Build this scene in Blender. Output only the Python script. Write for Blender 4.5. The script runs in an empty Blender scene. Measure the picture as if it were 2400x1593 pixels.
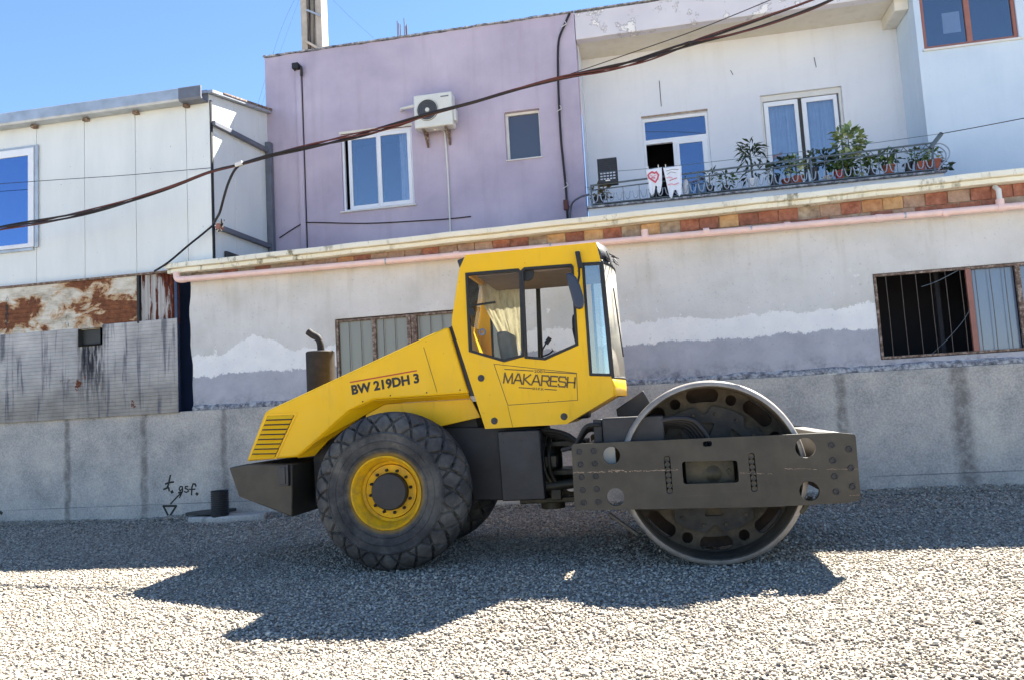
import bpy, bmesh, math, random
import numpy as np
from mathutils import Vector, Matrix
from mathutils.geometry import tessellate_polygon

R = math.radians
random.seed(7)
scene = bpy.context.scene
COL = scene.collection

# ------------------------------------------------------------------ camera
PSI, THE, PHI = 0.17381, 0.09171, 0.05731      # yaw, pitch, roll of the hand-held phone
CAM_H, FPX, PW, PH = 1.48, 1800.0, 2400.0, 1593.0
_F0 = Vector((-math.sin(PSI), math.cos(PSI), 0)); _R0 = Vector((math.cos(PSI), math.sin(PSI), 0)); _Z = Vector((0, 0, 1))
FW = math.cos(THE) * _F0 + math.sin(THE) * _Z
_U0 = -math.sin(THE) * _F0 + math.cos(THE) * _Z
RT = math.cos(PHI) * _R0 - math.sin(PHI) * _U0
UP = math.sin(PHI) * _R0 + math.cos(PHI) * _U0
cam_d = bpy.data.cameras.new('camera'); cam = bpy.data.objects.new('camera', cam_d); COL.objects.link(cam)
cam_d.sensor_width = 36.0; cam_d.lens = 36.0 * FPX / PW; cam_d.clip_start = 0.05; cam_d.clip_end = 3000
M = Matrix((RT, UP, -FW)).transposed().to_4x4(); M.translation = Vector((0, 0, CAM_H))
cam.matrix_world = M
scene.camera = cam

# ------------------------------------------------------------------ light
SUN = Vector((0.46, 0.71, 1.0)).normalized()     # towards the sun: behind the houses, to the right
SUN_EL = math.asin(SUN.z); SUN_AZ = math.atan2(SUN.x, SUN.y)
world = bpy.data.worlds.new('World'); scene.world = world; world.use_nodes = True
wn = world.node_tree.nodes; wl = world.node_tree.links
bg = wn['Background']
sky = wn.new('ShaderNodeTexSky'); sky.sky_type = 'NISHITA'; sky.sun_disc = False
sky.sun_elevation = SUN_EL; sky.sun_rotation = SUN_AZ
sky.altitude = 600; sky.air_density = 1.0; sky.dust_density = 0.0; sky.ozone_density = 6.0
wl.new(sky.outputs[0], bg.inputs[0]); bg.inputs[1].default_value = 0.05
sun_d = bpy.data.lights.new('sun', 'SUN'); sun_d.energy = 5.0; sun_d.angle = R(0.53); sun_d.color = (1.0, 0.95, 0.86)
sun = bpy.data.objects.new('sun', sun_d); COL.objects.link(sun)
sun.rotation_euler = SUN.to_track_quat('Z', 'Y').to_euler(); sun.location = SUN * 40
scene.view_settings.view_transform = 'Standard'; scene.view_settings.look = 'None'
scene.view_settings.exposure = 2.45; scene.view_settings.gamma = 1.0; scene.view_settings.use_curve_mapping = False
scene.cycles.max_bounces = 8; scene.cycles.diffuse_bounces = 5; scene.cycles.transparent_max_bounces = 16
scene.cycles.caustics_reflective = False; scene.cycles.caustics_refractive = False
scene.cycles.use_denoising = True

# ------------------------------------------------------------------ measuring helpers
def ray(x, y):
    return FW * FPX + RT * (x - PW / 2) - UP * (y - PH / 2)
def at(x, y, Y):
    d = ray(x, y); return Vector((0, 0, CAM_H)) + d * (Y / d.y)
def atX(x, y, X):
    d = ray(x, y); return Vector((0, 0, CAM_H)) + d * (X / d.x)
def xz(x, y, Y):
    p = at(x, y, Y); return (p.x, p.z)
def poly(pts, Y):
    return [xz(a, b, Y) for a, b in pts]
def ground_z(y):
    t = max(0.0, 7.0 - y)
    return -0.022 - 0.062 * min(t, 4.0)

# ------------------------------------------------------------------ objects
def tag(o, label=None, cat=None, group=None, kind=None):
    if label: o['label'] = label
    if cat: o['category'] = cat
    if group: o['group'] = group
    if kind: o['kind'] = kind
    return o
def thing(name, loc, label, cat, group=None):
    o = bpy.data.objects.new(name, None); COL.objects.link(o); o.location = loc
    o.empty_display_size = 0.1
    return tag(o, label, cat, group)
ROOTS = {}
def root_loc(o):
    v = Vector((0, 0, 0))
    while o is not None:
        v = v + o.location; o = o.parent
    return v

class MB:
    def __init__(s): s.v = []; s.f = []; s.sm = []
    def add(s, verts, faces, smooth=False):
        b = len(s.v); s.v += [tuple(p) for p in verts]
        s.f += [tuple(i + b for i in f) for f in faces]; s.sm += [smooth] * len(faces)
        return s
    def box(s, a, b):
        x0, y0, z0 = [min(p, q) for p, q in zip(a, b)]; x1, y1, z1 = [max(p, q) for p, q in zip(a, b)]
        return s.add([(x0,y0,z0),(x1,y0,z0),(x1,y1,z0),(x0,y1,z0),(x0,y0,z1),(x1,y0,z1),(x1,y1,z1),(x0,y1,z1)],
                     [(0,3,2,1),(4,5,6,7),(0,1,5,4),(1,2,6,5),(2,3,7,6),(3,0,4,7)])
    def bar(s, p, q, w, h, up=(0, 0, 1)):
        p = Vector(p); q = Vector(q); d = (q - p).normalized(); u = Vector(up)
        sd = d.cross(u).normalized(); u = sd.cross(d).normalized()
        c = [sd * (-w/2) + u * (-h/2), sd * (w/2) + u * (-h/2), sd * (w/2) + u * (h/2), sd * (-w/2) + u * (h/2)]
        return s.add([p + k for k in c] + [q + k for k in c], [(0,3,2,1),(4,5,6,7),(0,1,5,4),(1,2,6,5),(2,3,7,6),(3,0,4,7)])
    def tube(s, pts, r, n=8, caps=True, closed=False):
        pts = [Vector(p) for p in pts]; m = len(pts)
        rr = r if isinstance(r, (list, tuple)) else [r] * m
        vs = []; fs = []; prev = None
        for i, p in enumerate(pts):
            if closed: d = (pts[(i+1) % m] - pts[i-1])
            else: d = (pts[min(i+1, m-1)] - pts[max(i-1, 0)])
            d.normalize()
            if prev is None:
                a = Vector((0, 0, 1)) if abs(d.z) < 0.9 else Vector((1, 0, 0))
                u = d.cross(a).normalized()
            else:
                u = (prev - d * prev.dot(d)).normalized()
            prev = u; w = d.cross(u)
            for k in range(n):
                t = 2 * math.pi * k / n
                vs.append(p + (u * math.cos(t) + w * math.sin(t)) * rr[i])
        for i in range(m if closed else m - 1):
            j = (i + 1) % m
            for k in range(n):
                l = (k + 1) % n
                fs.append((i*n+k, i*n+l, j*n+l, j*n+k))
        s.add(vs, fs, True)
        if caps and not closed:
            s.add([vs[k] for k in range(n)], [tuple(range(n))[::-1]]); s.add([vs[(m-1)*n+k] for k in range(n)], [tuple(range(n))])
        return s
    def lathe(s, prof, c, axis='y', n=48, smooth=True, close=False):
        # prof: list of (radius, distance along the axis); c: centre
        c = Vector(c); vs = []; fs = []; m = len(prof)
        for k in range(n):
            t = 2 * math.pi * k / n; ct, st = math.cos(t), math.sin(t)
            for r, a in prof:
                if axis == 'y': vs.append((c.x + r*ct, c.y + a, c.z + r*st))
                elif axis == 'z': vs.append((c.x + r*ct, c.y + r*st, c.z + a))
                else: vs.append((c.x + a, c.y + r*ct, c.z + r*st))
        for k in range(n):
            l = (k + 1) % n
            for i in range(m - 1):
                fs.append((k*m+i, k*m+i+1, l*m+i+1, l*m+i) if axis != 'z' else (k*m+i, l*m+i, l*m+i+1, k*m+i+1))
        return s.add(vs, fs, smooth)
    def plate(s, outer, y0, y1, holes=(), axis='y'):
        # polygon in (x,z) extruded from y0 to y1 (axis 'y'), or in (y,z) along x (axis 'x'), or (x,y) along z
        loops = [list(outer)] + [list(h) for h in holes]
        flat = [p for l in loops for p in l]; n = len(flat)
        tris = tessellate_polygon([[Vector((p[0], p[1], 0)) for p in l] for l in loops]) if holes else []
        def mk(p, a):
            return (p[0], a, p[1]) if axis == 'y' else ((a, p[0], p[1]) if axis == 'x' else (p[0], p[1], a))
        vs = [mk(p, y0) for p in flat] + [mk(p, y1) for p in flat]
        fs = []
        if not holes:
            fs.append(tuple(range(n))); fs.append(tuple(range(2*n-1, n-1, -1)))
        else:
            for t in tris:
                fs.append(tuple(t)); fs.append(tuple(i + n for i in reversed(t)))
        b = 0
        for l in loops:
            m = len(l)
            for i in range(m):
                j = (i + 1) % m
                fs.append((b+i, b+j, b+j+n, b+i+n))
            b += m
        return s.add(vs, fs)
    def build(s, name, mat, parent=None, bevel=0, seg=2, angle=35, loc=None):
        me = bpy.data.meshes.new(name)
        org = root_loc(parent) if parent is not None else (Vector(loc) if loc is not None else Vector((0, 0, 0)))
        me.from_pydata([(p[0]-org.x, p[1]-org.y, p[2]-org.z) for p in s.v], [], s.f)
        me.polygons.foreach_set('use_smooth', s.sm)
        bm = bmesh.new(); bm.from_mesh(me)
        bmesh.ops.remove_doubles(bm, verts=bm.verts, dist=1e-5)
        bmesh.ops.recalc_face_normals(bm, faces=bm.faces)
        if bevel: bmesh.ops.dissolve_limit(bm, angle_limit=0.003, verts=bm.verts, edges=bm.edges, use_dissolve_boundaries=False)
        bm.to_mesh(me); bm.free()
        if any(s.sm): me.set_sharp_from_angle(angle=R(angle))
        me.materials.append(mat)
        o = bpy.data.objects.new(name, me); COL.objects.link(o)
        if parent is not None: o.parent = parent
        else: o.location = org
        if bevel:
            md = o.modifiers.new('bevel', 'BEVEL'); md.width = bevel; md.segments = seg
            md.limit_method = 'ANGLE'; md.angle_limit = R(40)
            md.use_clamp_overlap = True
            me.polygons.foreach_set('use_smooth', [True] * len(me.polygons)); me.set_sharp_from_angle(angle=R(50))
        return o

def inset(pts, d):
    # move every side of a polygon inwards by d
    n = len(pts); area = sum(pts[i][0]*pts[(i+1)%n][1] - pts[(i+1)%n][0]*pts[i][1] for i in range(n))
    sg = 1 if area > 0 else -1; out = []
    for i in range(n):
        a, b, c = Vector(pts[i-1]), Vector(pts[i]), Vector(pts[(i+1)%n])
        e1 = (b - a).normalized(); e2 = (c - b).normalized()
        n1 = Vector((-e1.y, e1.x)) * sg; n2 = Vector((-e2.y, e2.x)) * sg
        bis = (n1 + n2); bis = bis / max(0.25, bis.dot(n1))
        out.append(tuple(b + bis * d))
    return out
def rounded(pts, r, n=4):
    out = []; m = len(pts)
    for i in range(m):
        a, b, c = Vector(pts[i-1]), Vector(pts[i]), Vector(pts[(i+1)%m])
        r2 = min(r, (a-b).length*0.45, (c-b).length*0.45)
        p = b + (a-b).normalized()*r2; q = b + (c-b).normalized()*r2
        for k in range(n+1):
            t = k/n; out.append(tuple((1-t)**2*p + 2*t*(1-t)*b + t*t*q))
    return out
def circle(cx, cz, r, n=20, ph=0):
    return [(cx + r*math.cos(2*math.pi*k/n+ph), cz + r*math.sin(2*math.pi*k/n+ph)) for k in range(n)]
def rect(x0, z0, x1, z1):
    return [(x0, z0), (x1, z0), (x1, z1), (x0, z1)]
def smooth_path(pts, n=8):
    pts = [Vector(p) for p in pts]; out = []
    for i in range(len(pts)-1):
        p0 = pts[max(i-1,0)]; p1 = pts[i]; p2 = pts[i+1]; p3 = pts[min(i+2,len(pts)-1)]
        for k in range(n):
            t = k/n
            out.append(0.5*((2*p1)+(p2-p0)*t+(2*p0-5*p1+4*p2-p3)*t*t+(3*p1-p0-3*p2+p3)*t**3))
    out.append(pts[-1]); return out

# ------------------------------------------------------------------ materials
def L(r, g, b):
    f = lambda c: (c/255)/12.92 if c/255 <= 0.04045 else ((c/255+0.055)/1.055)**2.4
    return (f(r), f(g), f(b), 1)
class NM:
    """small node-material builder"""
    def __init__(s, name, rough=0.6, metal=0.0, spec=0.5):
        s.m = bpy.data.materials.new(name); s.m.use_nodes = True
        s.n = s.m.node_tree.nodes; s.l = s.m.node_tree.links
        s.p = s.n['Principled BSDF']; s.p.inputs['Roughness'].default_value = rough
        s.p.inputs['Metallic'].default_value = metal; s.p.inputs['Specular IOR Level'].default_value = spec
        s.geo = None; s.hgt = None
    def pos(s):
        if s.geo is None: s.geo = s.n.new('ShaderNodeNewGeometry')
        return s.geo.outputs['Position']
    def scaled(s, sx, sy, sz, src=None):
        m = s.n.new('ShaderNodeMapping'); m.inputs['Scale'].default_value = (sx, sy, sz)
        s.l.new(src or s.pos(), m.inputs[0]); return m.outputs[0]
    def noise(s, scale, detail=4, rough=0.55, vec=None, dist=0):
        t = s.n.new('ShaderNodeTexNoise'); t.inputs['Scale'].default_value = scale
        t.inputs['Detail'].default_value = detail; t.inputs['Roughness'].default_value = rough
        t.inputs['Distortion'].default_value = dist
        s.l.new(vec or s.pos(), t.inputs['Vector']); return t.outputs['Fac']
    def ramp(s, fac, stops, interp='LINEAR'):
        r = s.n.new('ShaderNodeValToRGB'); e = r.color_ramp; e.interpolation = interp
        while len(e.elements) > 1: e.elements.remove(e.elements[0])
        for i, (p, c) in enumerate(stops):
            if not isinstance(c, (tuple, list)): c = (c, c, c, 1)
            k = e.elements[0] if i == 0 else e.elements.new(p)
            k.position = p; k.color = c
        s.l.new(fac, r.inputs[0]); return r.outputs[0]
    def mix(s, fac, a, b, mode='MIX'):
        m = s.n.new('ShaderNodeMix'); m.data_type = 'RGBA'; m.blend_type = mode
        for sock, v in ((m.inputs[0], fac), (m.inputs[6], a), (m.inputs[7], b)):
            if hasattr(v, 'links') or isinstance(v, bpy.types.NodeSocket): s.l.new(v, sock)
            else: sock.default_value = v
        return m.outputs[2]
    def math(s, op, a, b=None, clamp=False):
        m = s.n.new('ShaderNodeMath'); m.operation = op; m.use_clamp = clamp
        for i, v in enumerate((a, b)):
            if v is None: continue
            if isinstance(v, bpy.types.NodeSocket): s.l.new(v, m.inputs[i])
            else: m.inputs[i].default_value = v
        return m.outputs[0]
    def xyz(s, src=None):
        x = s.n.new('ShaderNodeSeparateXYZ'); s.l.new(src or s.pos(), x.inputs[0]); return x.outputs
    def smooth(s, v, lo, hi):
        m = s.n.new('ShaderNodeMapRange'); m.interpolation_type = 'SMOOTHSTEP'
        m.inputs[1].default_value = lo; m.inputs[2].default_value = hi
        s.l.new(v, m.inputs[0]); return m.outputs[0]
    def color(s, c):
        if isinstance(c, bpy.types.NodeSocket): s.l.new(c, s.p.inputs['Base Color'])
        else: s.p.inputs['Base Color'].default_value = c
        return s
    def rough(s, v):
        s.l.new(v, s.p.inputs['Roughness']); return s
    def bump(s, h, strength=0.3, dist=0.01):
        b = s.n.new('ShaderNodeBump'); b.inputs['Strength'].default_value = strength; b.inputs['Distance'].default_value = dist
        s.l.new(h, b.inputs['Height']); s.l.new(b.outputs[0], s.p.inputs['Normal']); return s
def plain(name, c, rough=0.6, metal=0.0, var=0.12, scale=3.0, bump=0.0, bscale=60, spec=0.5):
    k = NM(name, rough, metal, spec)
    f = k.noise(scale, 5, 0.6)
    lo = tuple(x*(1-var) for x in c[:3]) + (1,); hi = tuple(min(1, x*(1+var)) for x in c[:3]) + (1,)
    k.color(k.ramp(f, [(0.3, lo), (0.7, hi)]))
    if bump: k.bump(k.noise(bscale, 4, 0.6), bump, 0.005)
    return k.m

MAT = {}
def build_materials():
    # concrete of the retaining wall: blotches, vertical run-off streaks at the pour joints, a level line
    k = NM('concrete', 0.9, spec=0.2)
    base = k.ramp(k.noise(1.6, 6, 0.62), [(0.3, L(168,162,154)), (0.5, L(194,187,177)), (0.72, L(214,206,193))])
    fine = k.noise(38, 3, 0.7)
    base = k.mix(0.35, base, k.ramp(fine, [(0.35, 0.10), (0.65, 0.62)]), 'OVERLAY')
    X, Y, Z = k.xyz()
    wob = k.math('MULTIPLY', k.math('SUBTRACT', k.noise(2.2, 3), 0.5), 0.16)
    xw = k.math('ADD', X, wob)
    st = None
    for px, w, a in ((157, .10, .8), (338, .10, .8), (527, .09, .7), (1984, .12, .75), (2268, .20, .8), (1250, .1, .5), (760, .1, .6), (2440, .1, .6)):
        x0 = at(px, 1080, 12.06).x
        d = k.math('ABSOLUTE', k.math('SUBTRACT', xw, x0))
        g = k.math('MULTIPLY', k.math('SUBTRACT', 1.0, k.smooth(d, w*0.2, w)), a)
        st = g if st is None else k.math('MAXIMUM', st, g)
    st = k.math('MULTIPLY', st, k.ramp(k.noise(9, 4, 0.7), [(0.3, 0.25), (0.6, 1.0)]))
    base = k.mix(st, base, L(112, 106, 100))
    ln = k.math('SUBTRACT', 1.0, k.smooth(k.math('ABSOLUTE', k.math('SUBTRACT', Z, 0.235)), 0.003, 0.012))
    ln = k.math('MULTIPLY', ln, k.ramp(k.noise(1.2, 2), [(0.35, 0.1), (0.6, 0.55)]))
    base = k.mix(ln, base, L(70, 72, 80))
    k.color(base); k.bump(k.math('ADD', k.math('MULTIPLY', fine, 0.5), k.noise(6, 4)), 0.35, 0.012)
    MAT['concrete'] = k.m

    # shed plaster: aged grey above, a bare white band, blue-grey paint below, all with ragged edges
    k = NM('shed_plaster', 0.92, spec=0.15)
    X, Y, Z = k.xyz()
    one = k.scaled(1, 0.0, 0.35)
    rag = k.math('ADD', k.math('MULTIPLY', k.math('SUBTRACT', k.noise(1.1, 6, 0.62, one), 0.5), 0.55),
                 k.math('MULTIPLY', k.math('SUBTRACT', k.noise(8, 8, 0.8), 0.5), 0.22))
    rag2 = k.math('ADD', k.math('MULTIPLY', k.math('SUBTRACT', k.noise(1.7, 6, 0.65, k.scaled(1, 0, .3)), 0.5), 0.32),
                  k.math('MULTIPLY', k.math('SUBTRACT', k.noise(10, 8, 0.8), 0.5), 0.22))
    hump = k.math('MULTIPLY', k.math('SUBTRACT', 1.0, k.smooth(k.math('ABSOLUTE', k.math('ADD', X, 6.5)), 0.1, 0.75)), 0.2)
    zt = k.math('SUBTRACT', k.math('SUBTRACT', Z, rag), hump); zb = k.math('SUBTRACT', Z, rag2)
    up = k.ramp(k.noise(1.3, 6, 0.6), [(0.28, L(200,196,188)), (0.5, L(214,210,204)), (0.75, L(226,222,216))])
    warm = k.math('MULTIPLY', k.smooth(Z, 3.3, 4.1), k.ramp(k.noise(2.3, 5), [(0.35, 0.0), (0.7, 0.55)]))
    up = k.mix(warm, up, L(208, 198, 176))
    streak = k.math('MULTIPLY', k.ramp(k.noise(3.0, 5, 0.6, k.scaled(2.2, 1, 0.22)), [(0.52, 0.0), (0.75, 0.5)]), k.smooth(Z, 2.6, 4.0))
    up = k.mix(streak, up, L(184, 176, 162))
    wht = k.ramp(k.noise(4, 4), [(0.3, L(234,231,228)), (0.7, L(244,241,236))])
    blu = k.ramp(k.noise(2.4, 6, 0.65), [(0.25, L(162,161,168)), (0.5, L(178,177,183)), (0.75, L(194,192,196))])
    spk = k.math('MULTIPLY', k.math('SUBTRACT', 1.0, k.smooth(zb, 1.9, 2.18)), k.ramp(k.noise(14, 6, 0.75), [(0.52, 0.0), (0.60, 1.0)]))
    blu = k.mix(spk, blu, L(186, 184, 184))
    grime = k.math('MULTIPLY', k.math('SUBTRACT', 1.0, k.smooth(zb, 1.82, 2.1)), k.ramp(k.noise(5, 5, .7), [(0.45, 0.0), (0.7, 0.7)]))
    blu = k.mix(grime, blu, L(92, 92, 98))
    mt = k.smooth(zt, 2.735, 2.745); mb = k.smooth(zb, 2.395, 2.41)
    flk = k.math('MULTIPLY', k.ramp(k.noise(3.1, 8, 0.72), [(0.64, 0.0), (0.655, 1.0)]), k.math('SUBTRACT', 1.0, k.smooth(zt, 2.9, 3.5)))
    c = k.mix(mt, wht, up)
    c = k.mix(k.math('MULTIPLY', flk, mt), c, wht)
    c = k.mix(mb, blu, c)
    bandh = k.math('ADD', mt, k.math('SUBTRACT', 1.0, mb))
    sp = k.ramp(k.noise(26, 3, 0.6), [(0.30, 0.5), (0.36, 0.0)])
    c = k.mix(k.math('MULTIPLY', sp, 0.5), c, L(120, 116, 112))
    k.color(c); k.bump(k.math('ADD', k.math('ADD', k.noise(30, 5, 0.7), k.math('MULTIPLY', k.noise(3, 3), 1.5)), k.math('MULTIPLY', k.math('SUBTRACT', bandh, flk), 0.7)), 0.4, 0.012)
    MAT['shed_plaster'] = k.m

    def paint_wall(name, a, b, c3, sc=0.9, dirt=None, dirt_amt=0.35):
        k = NM(name, 0.9, spec=0.18)
        base = k.ramp(k.noise(sc, 6, 0.58), [(0.3, a), (0.5, b), (0.72, c3)])
        vs = k.ramp(k.noise(2.5, 5, 0.6, k.scaled(2.4, 2.4, 0.2)), [(0.50, 0.0), (0.75, dirt_amt)])
        base = k.mix(vs, base, dirt or a)
        sp = k.ramp(k.noise(17, 4, 0.65), [(0.26, 0.55), (0.33, 0.0)])
        base = k.mix(k.math('MULTIPLY', sp, 0.45), base, L(120, 112, 118))
        k.color(base); k.bump(k.math('ADD', k.noise(24, 5, 0.7), k.noise(2.5, 3)), 0.22, 0.01)
        return k.m
    MAT['purple'] = paint_wall('purple_plaster', L(168,158,176), L(183,172,189), L(197,186,200), 0.8, L(158,146,158), 0.32)
    MAT['grey_wall'] = paint_wall('grey_plaster', L(208,212,220), L(216,219,225), L(222,224,228), 0.7, L(196,194,192), 0.25)
    MAT['soffit'] = paint_wall('cream_plaster', L(206,200,184), L(216,210,196), L(224,220,208), 0.9, L(190,182,164), 0.4)
    MAT['blue_wall'] = paint_wall('pale_blue_plaster', L(190,206,220), L(200,214,227), L(208,221,231), 0.7, L(184,200,214), 0.25)
    # front beam with flaked patches
    k = NM('flaking_plaster', 0.9, spec=0.15)
    base = k.ramp(k.noise(1.0, 5), [(0.3, L(206,202,208)), (0.7, L(220,216,220))])
    fl = k.ramp(k.noise(2.6, 7, 0.68), [(0.575, 0.0), (0.60, 1.0)])
    base = k.mix(fl, base, L(236, 232, 228)); edge = k.ramp(k.noise(2.6, 7, 0.68), [(0.555, 0.0), (0.575, 0.7), (0.59, 0.0)])
    base = k.mix(edge, base, L(120, 112, 110))
    k.color(base); k.bump(fl, 0.5, 0.01); MAT['flaking'] = k.m

    k = NM('white_panel', 0.42, spec=0.4)
    X, Y, Z = k.xyz()
    wv = k.math('SINE', k.math('MULTIPLY', k.math('ADD', X, Y), 2*math.pi/0.05))
    d = k.ramp(k.noise(1.1, 5, .6, k.scaled(1.5, 1.5, .4)), [(0.35, L(216,219,216)), (0.7, L(228,230,226))])
    sp = k.ramp(k.noise(20, 2, 0.5), [(0.235, 0.8), (0.25, 0.0)])
    k.color(k.mix(sp, d, L(120, 118, 112))); k.bump(wv, 0.12, 0.004); MAT['panel'] = k.m
    MAT['galv'] = plain('galvanised_steel', (0.42, 0.45, 0.48, 1), 0.42, 0.55, 0.18, 4)
    MAT['greysteel'] = plain('grey_steel_tube', L(104, 108, 118), 0.5, 0.2, 0.15, 6)
    MAT['upvc'] = plain('white_plastic_frame', L(226, 228, 232), 0.35, 0, 0.04, 4)
    MAT['brownframe'] = plain('brown_frame', L(150, 98, 84), 0.5, 0, 0.12, 5)
    MAT['cream'] = None
    k = NM('cream_fascia', 0.85, spec=0.2)
    X, Y, Z = k.xyz()
    base = k.ramp(k.noise(2.0, 5), [(0.3, L(228,223,204)), (0.7, L(240,237,221))])
    ms = k.math('MULTIPLY', k.ramp(k.noise(6, 6, 0.72, k.scaled(1, 1, 0.5)), [(0.53, 0.0), (0.64, 0.9)]), k.ramp(k.noise(0.55, 3), [(0.42, 0.0), (0.6, 1.0)]))
    k.color(k.mix(ms, base, L(108, 100, 74))); k.bump(k.noise(30, 4), 0.25, 0.008); MAT['cream'] = k.m
    k = NM('mortar', 0.95, spec=0.1)
    k.color(k.ramp(k.noise(7, 6, 0.7), [(0.3, L(112,96,84)), (0.5, L(158,140,122)), (0.7, L(186,172,152))])); k.bump(k.noise(20, 5, .7), 0.6, 0.02); MAT['mortar'] = k.m
    k = NM('ledge_mortar', 0.95, spec=0.1)
    k.color(k.ramp(k.noise(11, 6, 0.75), [(0.32, L(66,66,70)), (0.46, L(130,130,134)), (0.6, L(190,190,190))])); k.bump(k.noise(12, 5, .7), 0.8, 0.03); MAT['ledge'] = k.m
    for i, (a, b) in enumerate((((150,98,80),(182,128,106)), ((172,126,92),(198,156,118)), ((136,92,78),(168,116,98)), ((186,148,108),(208,174,132)), ((158,130,112),(184,156,136)))):
        k = NM('fired_clay_%d' % i, 0.9, spec=0.12)
        o = k.n.new('ShaderNodeObjectInfo')
        v = k.n.new('ShaderNodeVectorMath'); v.operation = 'ADD'; k.l.new(k.pos(), v.inputs[0]); k.l.new(o.outputs['Random'], v.inputs[1])
        nz = k.noise(9, 6, 0.7, v.outputs[0])
        k.color(k.ramp(nz, [(0.25, L(*[int(x*.75) for x in a])), (0.45, L(*a)), (0.7, L(*b))])); k.bump(k.noise(40, 5, .7), 0.6, 0.012)
        MAT['brick%d' % i] = k.m
    MAT['pinkpipe'] = plain('pink_plastic_pipe', L(240, 206, 196), 0.45, 0, 0.07, 5)
    MAT['whitepipe'] = plain('white_pipe', L(214, 212, 206), 0.5, 0, 0.08, 5)

    # rust on white sheet: large patches; and grey dirty sheet with black run-off
    k = NM('rusty_sheet', 0.75, spec=0.25)
    X, Y, Z = k.xyz()
    base = k.ramp(k.noise(3, 6, .65, k.scaled(1, 1, 2.2)), [(0.3, L(150,138,118)), (0.5, L(206,198,182)), (0.7, L(226,220,208))])
    rf = k.math('ADD', k.noise(1.55, 7, 0.66, k.scaled(1, 1, 1.5), 0.4), k.math('MULTIPLY', k.math('SUBTRACT', 1.0, k.smooth(k.math('ABSOLUTE', k.math('SUBTRACT', Z, 3.72)), 0.0, 0.5)), 0.10))
    tan = k.ramp(rf, [(0.50, 0.0), (0.56, 0.85)])
    base = k.mix(tan, base, L(178, 138, 92))
    base = k.mix(k.ramp(rf, [(0.565, 0.0), (0.59, 1.0)]), base, k.ramp(k.noise(12, 5, .7), [(0.3, L(88,52,34)), (0.7, L(140,88,58))]))
    blk = k.math('MULTIPLY', k.ramp(k.noise(2.2, 6, .7, k.scaled(1.6, 1, .8)), [(0.60, 0.0), (0.66, 0.85)]), 1.0)
    base = k.mix(blk, base, L(52, 48, 50))
    k.color(base); k.bump(k.noise(18, 5, .7), 0.4, 0.01); MAT['rust'] = k.m
    k = NM('grimy_sheet', 0.7, spec=0.25)
    X, Y, Z = k.xyz()
    base = k.ramp(k.noise(1.5, 5, .6), [(0.3, L(150,147,144)), (0.55, L(184,180,176)), (0.75, L(208,203,197))])
    low = k.math('MULTIPLY', k.math('SUBTRACT', 1.0, k.smooth(Z, 1.8, 2.9)), 0.75)
    base = k.mix(low, base, k.ramp(k.noise(3, 5), [(0.3, L(120,112,100)), (0.7, L(164,154,138))]))
    drip = k.ramp(k.noise(2.6, 5, .62, k.scaled(2.6, 1, 0.22), 0.3), [(0.54, 0.0), (0.64, 0.8)])
    base = k.mix(drip, base, L(86, 88, 98))
    # soot running down below the flue opening
    fx = at(212, 800, 12.0).x; fz = at(212, 806, 12.0).z
    xx = k.math('ADD', k.math('SUBTRACT', X, fx), k.math('MULTIPLY', k.math('SUBTRACT', k.noise(3, 4), .5), .2))
    inx = k.math('SUBTRACT', 1.0, k.smooth(k.math('ABSOLUTE', xx), 0.15, 0.34))
    inz = k.math('MULTIPLY', k.smooth(Z, fz-1.35, fz-0.3), k.math('SUBTRACT', 1.0, k.smooth(Z, fz+0.3, fz+0.45)))
    so = k.math('MULTIPLY', k.math('MULTIPLY', inx, inz), k.ramp(k.noise(4, 5, .65, k.scaled(5, 1, 0.5)), [(0.38, 0.0), (0.55, 1.0)]))
    base = k.mix(so, base, L(40, 40, 46))
    rs = k.ramp(k.noise(1.9, 6, .65, k.scaled(1, 1, 1.2)), [(0.66, 0.0), (0.69, 1.0)])
    base = k.mix(rs, base, L(104, 56, 34))
    k.color(base); k.bump(k.noise(20, 5, .7), 0.3, 0.008); MAT['grimy'] = k.m
    k = NM('rust_streaked_sheet', 0.75, spec=0.25)
    X, Y, Z = k.xyz()
    rr = k.math('ADD', k.noise(2.0, 6, .62, k.scaled(4.5, 1, .5)), k.math('MULTIPLY', k.smooth(X, -8.5, -8.15), 0.12))
    base = k.mix(k.ramp(rr, [(0.53, 0.0), (0.57, 1.0)]), L(178, 174, 170), k.ramp(k.noise(14, 5), [(0.3, L(60,26,18)), (0.7, L(110,50,30))]))
    k.color(base); MAT['ruststreak'] = k.m
    k = NM('rusty_steel', 0.8, metal=0.1, spec=0.25)
    k.color(k.ramp(k.noise(16, 6, .7), [(0.3, L(74,56,46)), (0.48, L(118,98,86)), (0.62, L(168,152,138)), (0.75, L(198,186,174))])); k.bump(k.noise(40, 4), .4, .006); MAT['rustysteel'] = k.m
    MAT['barsteel'] = plain('dull_bar_steel', L(96, 84, 76), 0.8, 0, 0.3, 14)
    MAT['dark_blue'] = plain('dark_blue_sheet', L(40, 54, 84), 0.4, 0.1, 0.3, 2)
    MAT['black'] = plain('black_rubber', L(26, 26, 28), 0.6, 0, 0.2, 20)
    MAT['blackplastic'] = plain('black_plastic', L(34, 35, 40), 0.45, 0, 0.2, 20)
    MAT['cable'] = plain('black_cable', L(30, 24, 26), 0.6, 0, 0.2, 3)
    MAT['cablered'] = plain('brown_cable', L(92, 46, 40), 0.6, 0, 0.25, 3)
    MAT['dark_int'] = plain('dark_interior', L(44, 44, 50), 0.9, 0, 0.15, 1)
    MAT['polecon'] = plain('pole_concrete', L(168, 160, 146), 0.9, 0, 0.2, 5, 0.4, 40)
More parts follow.
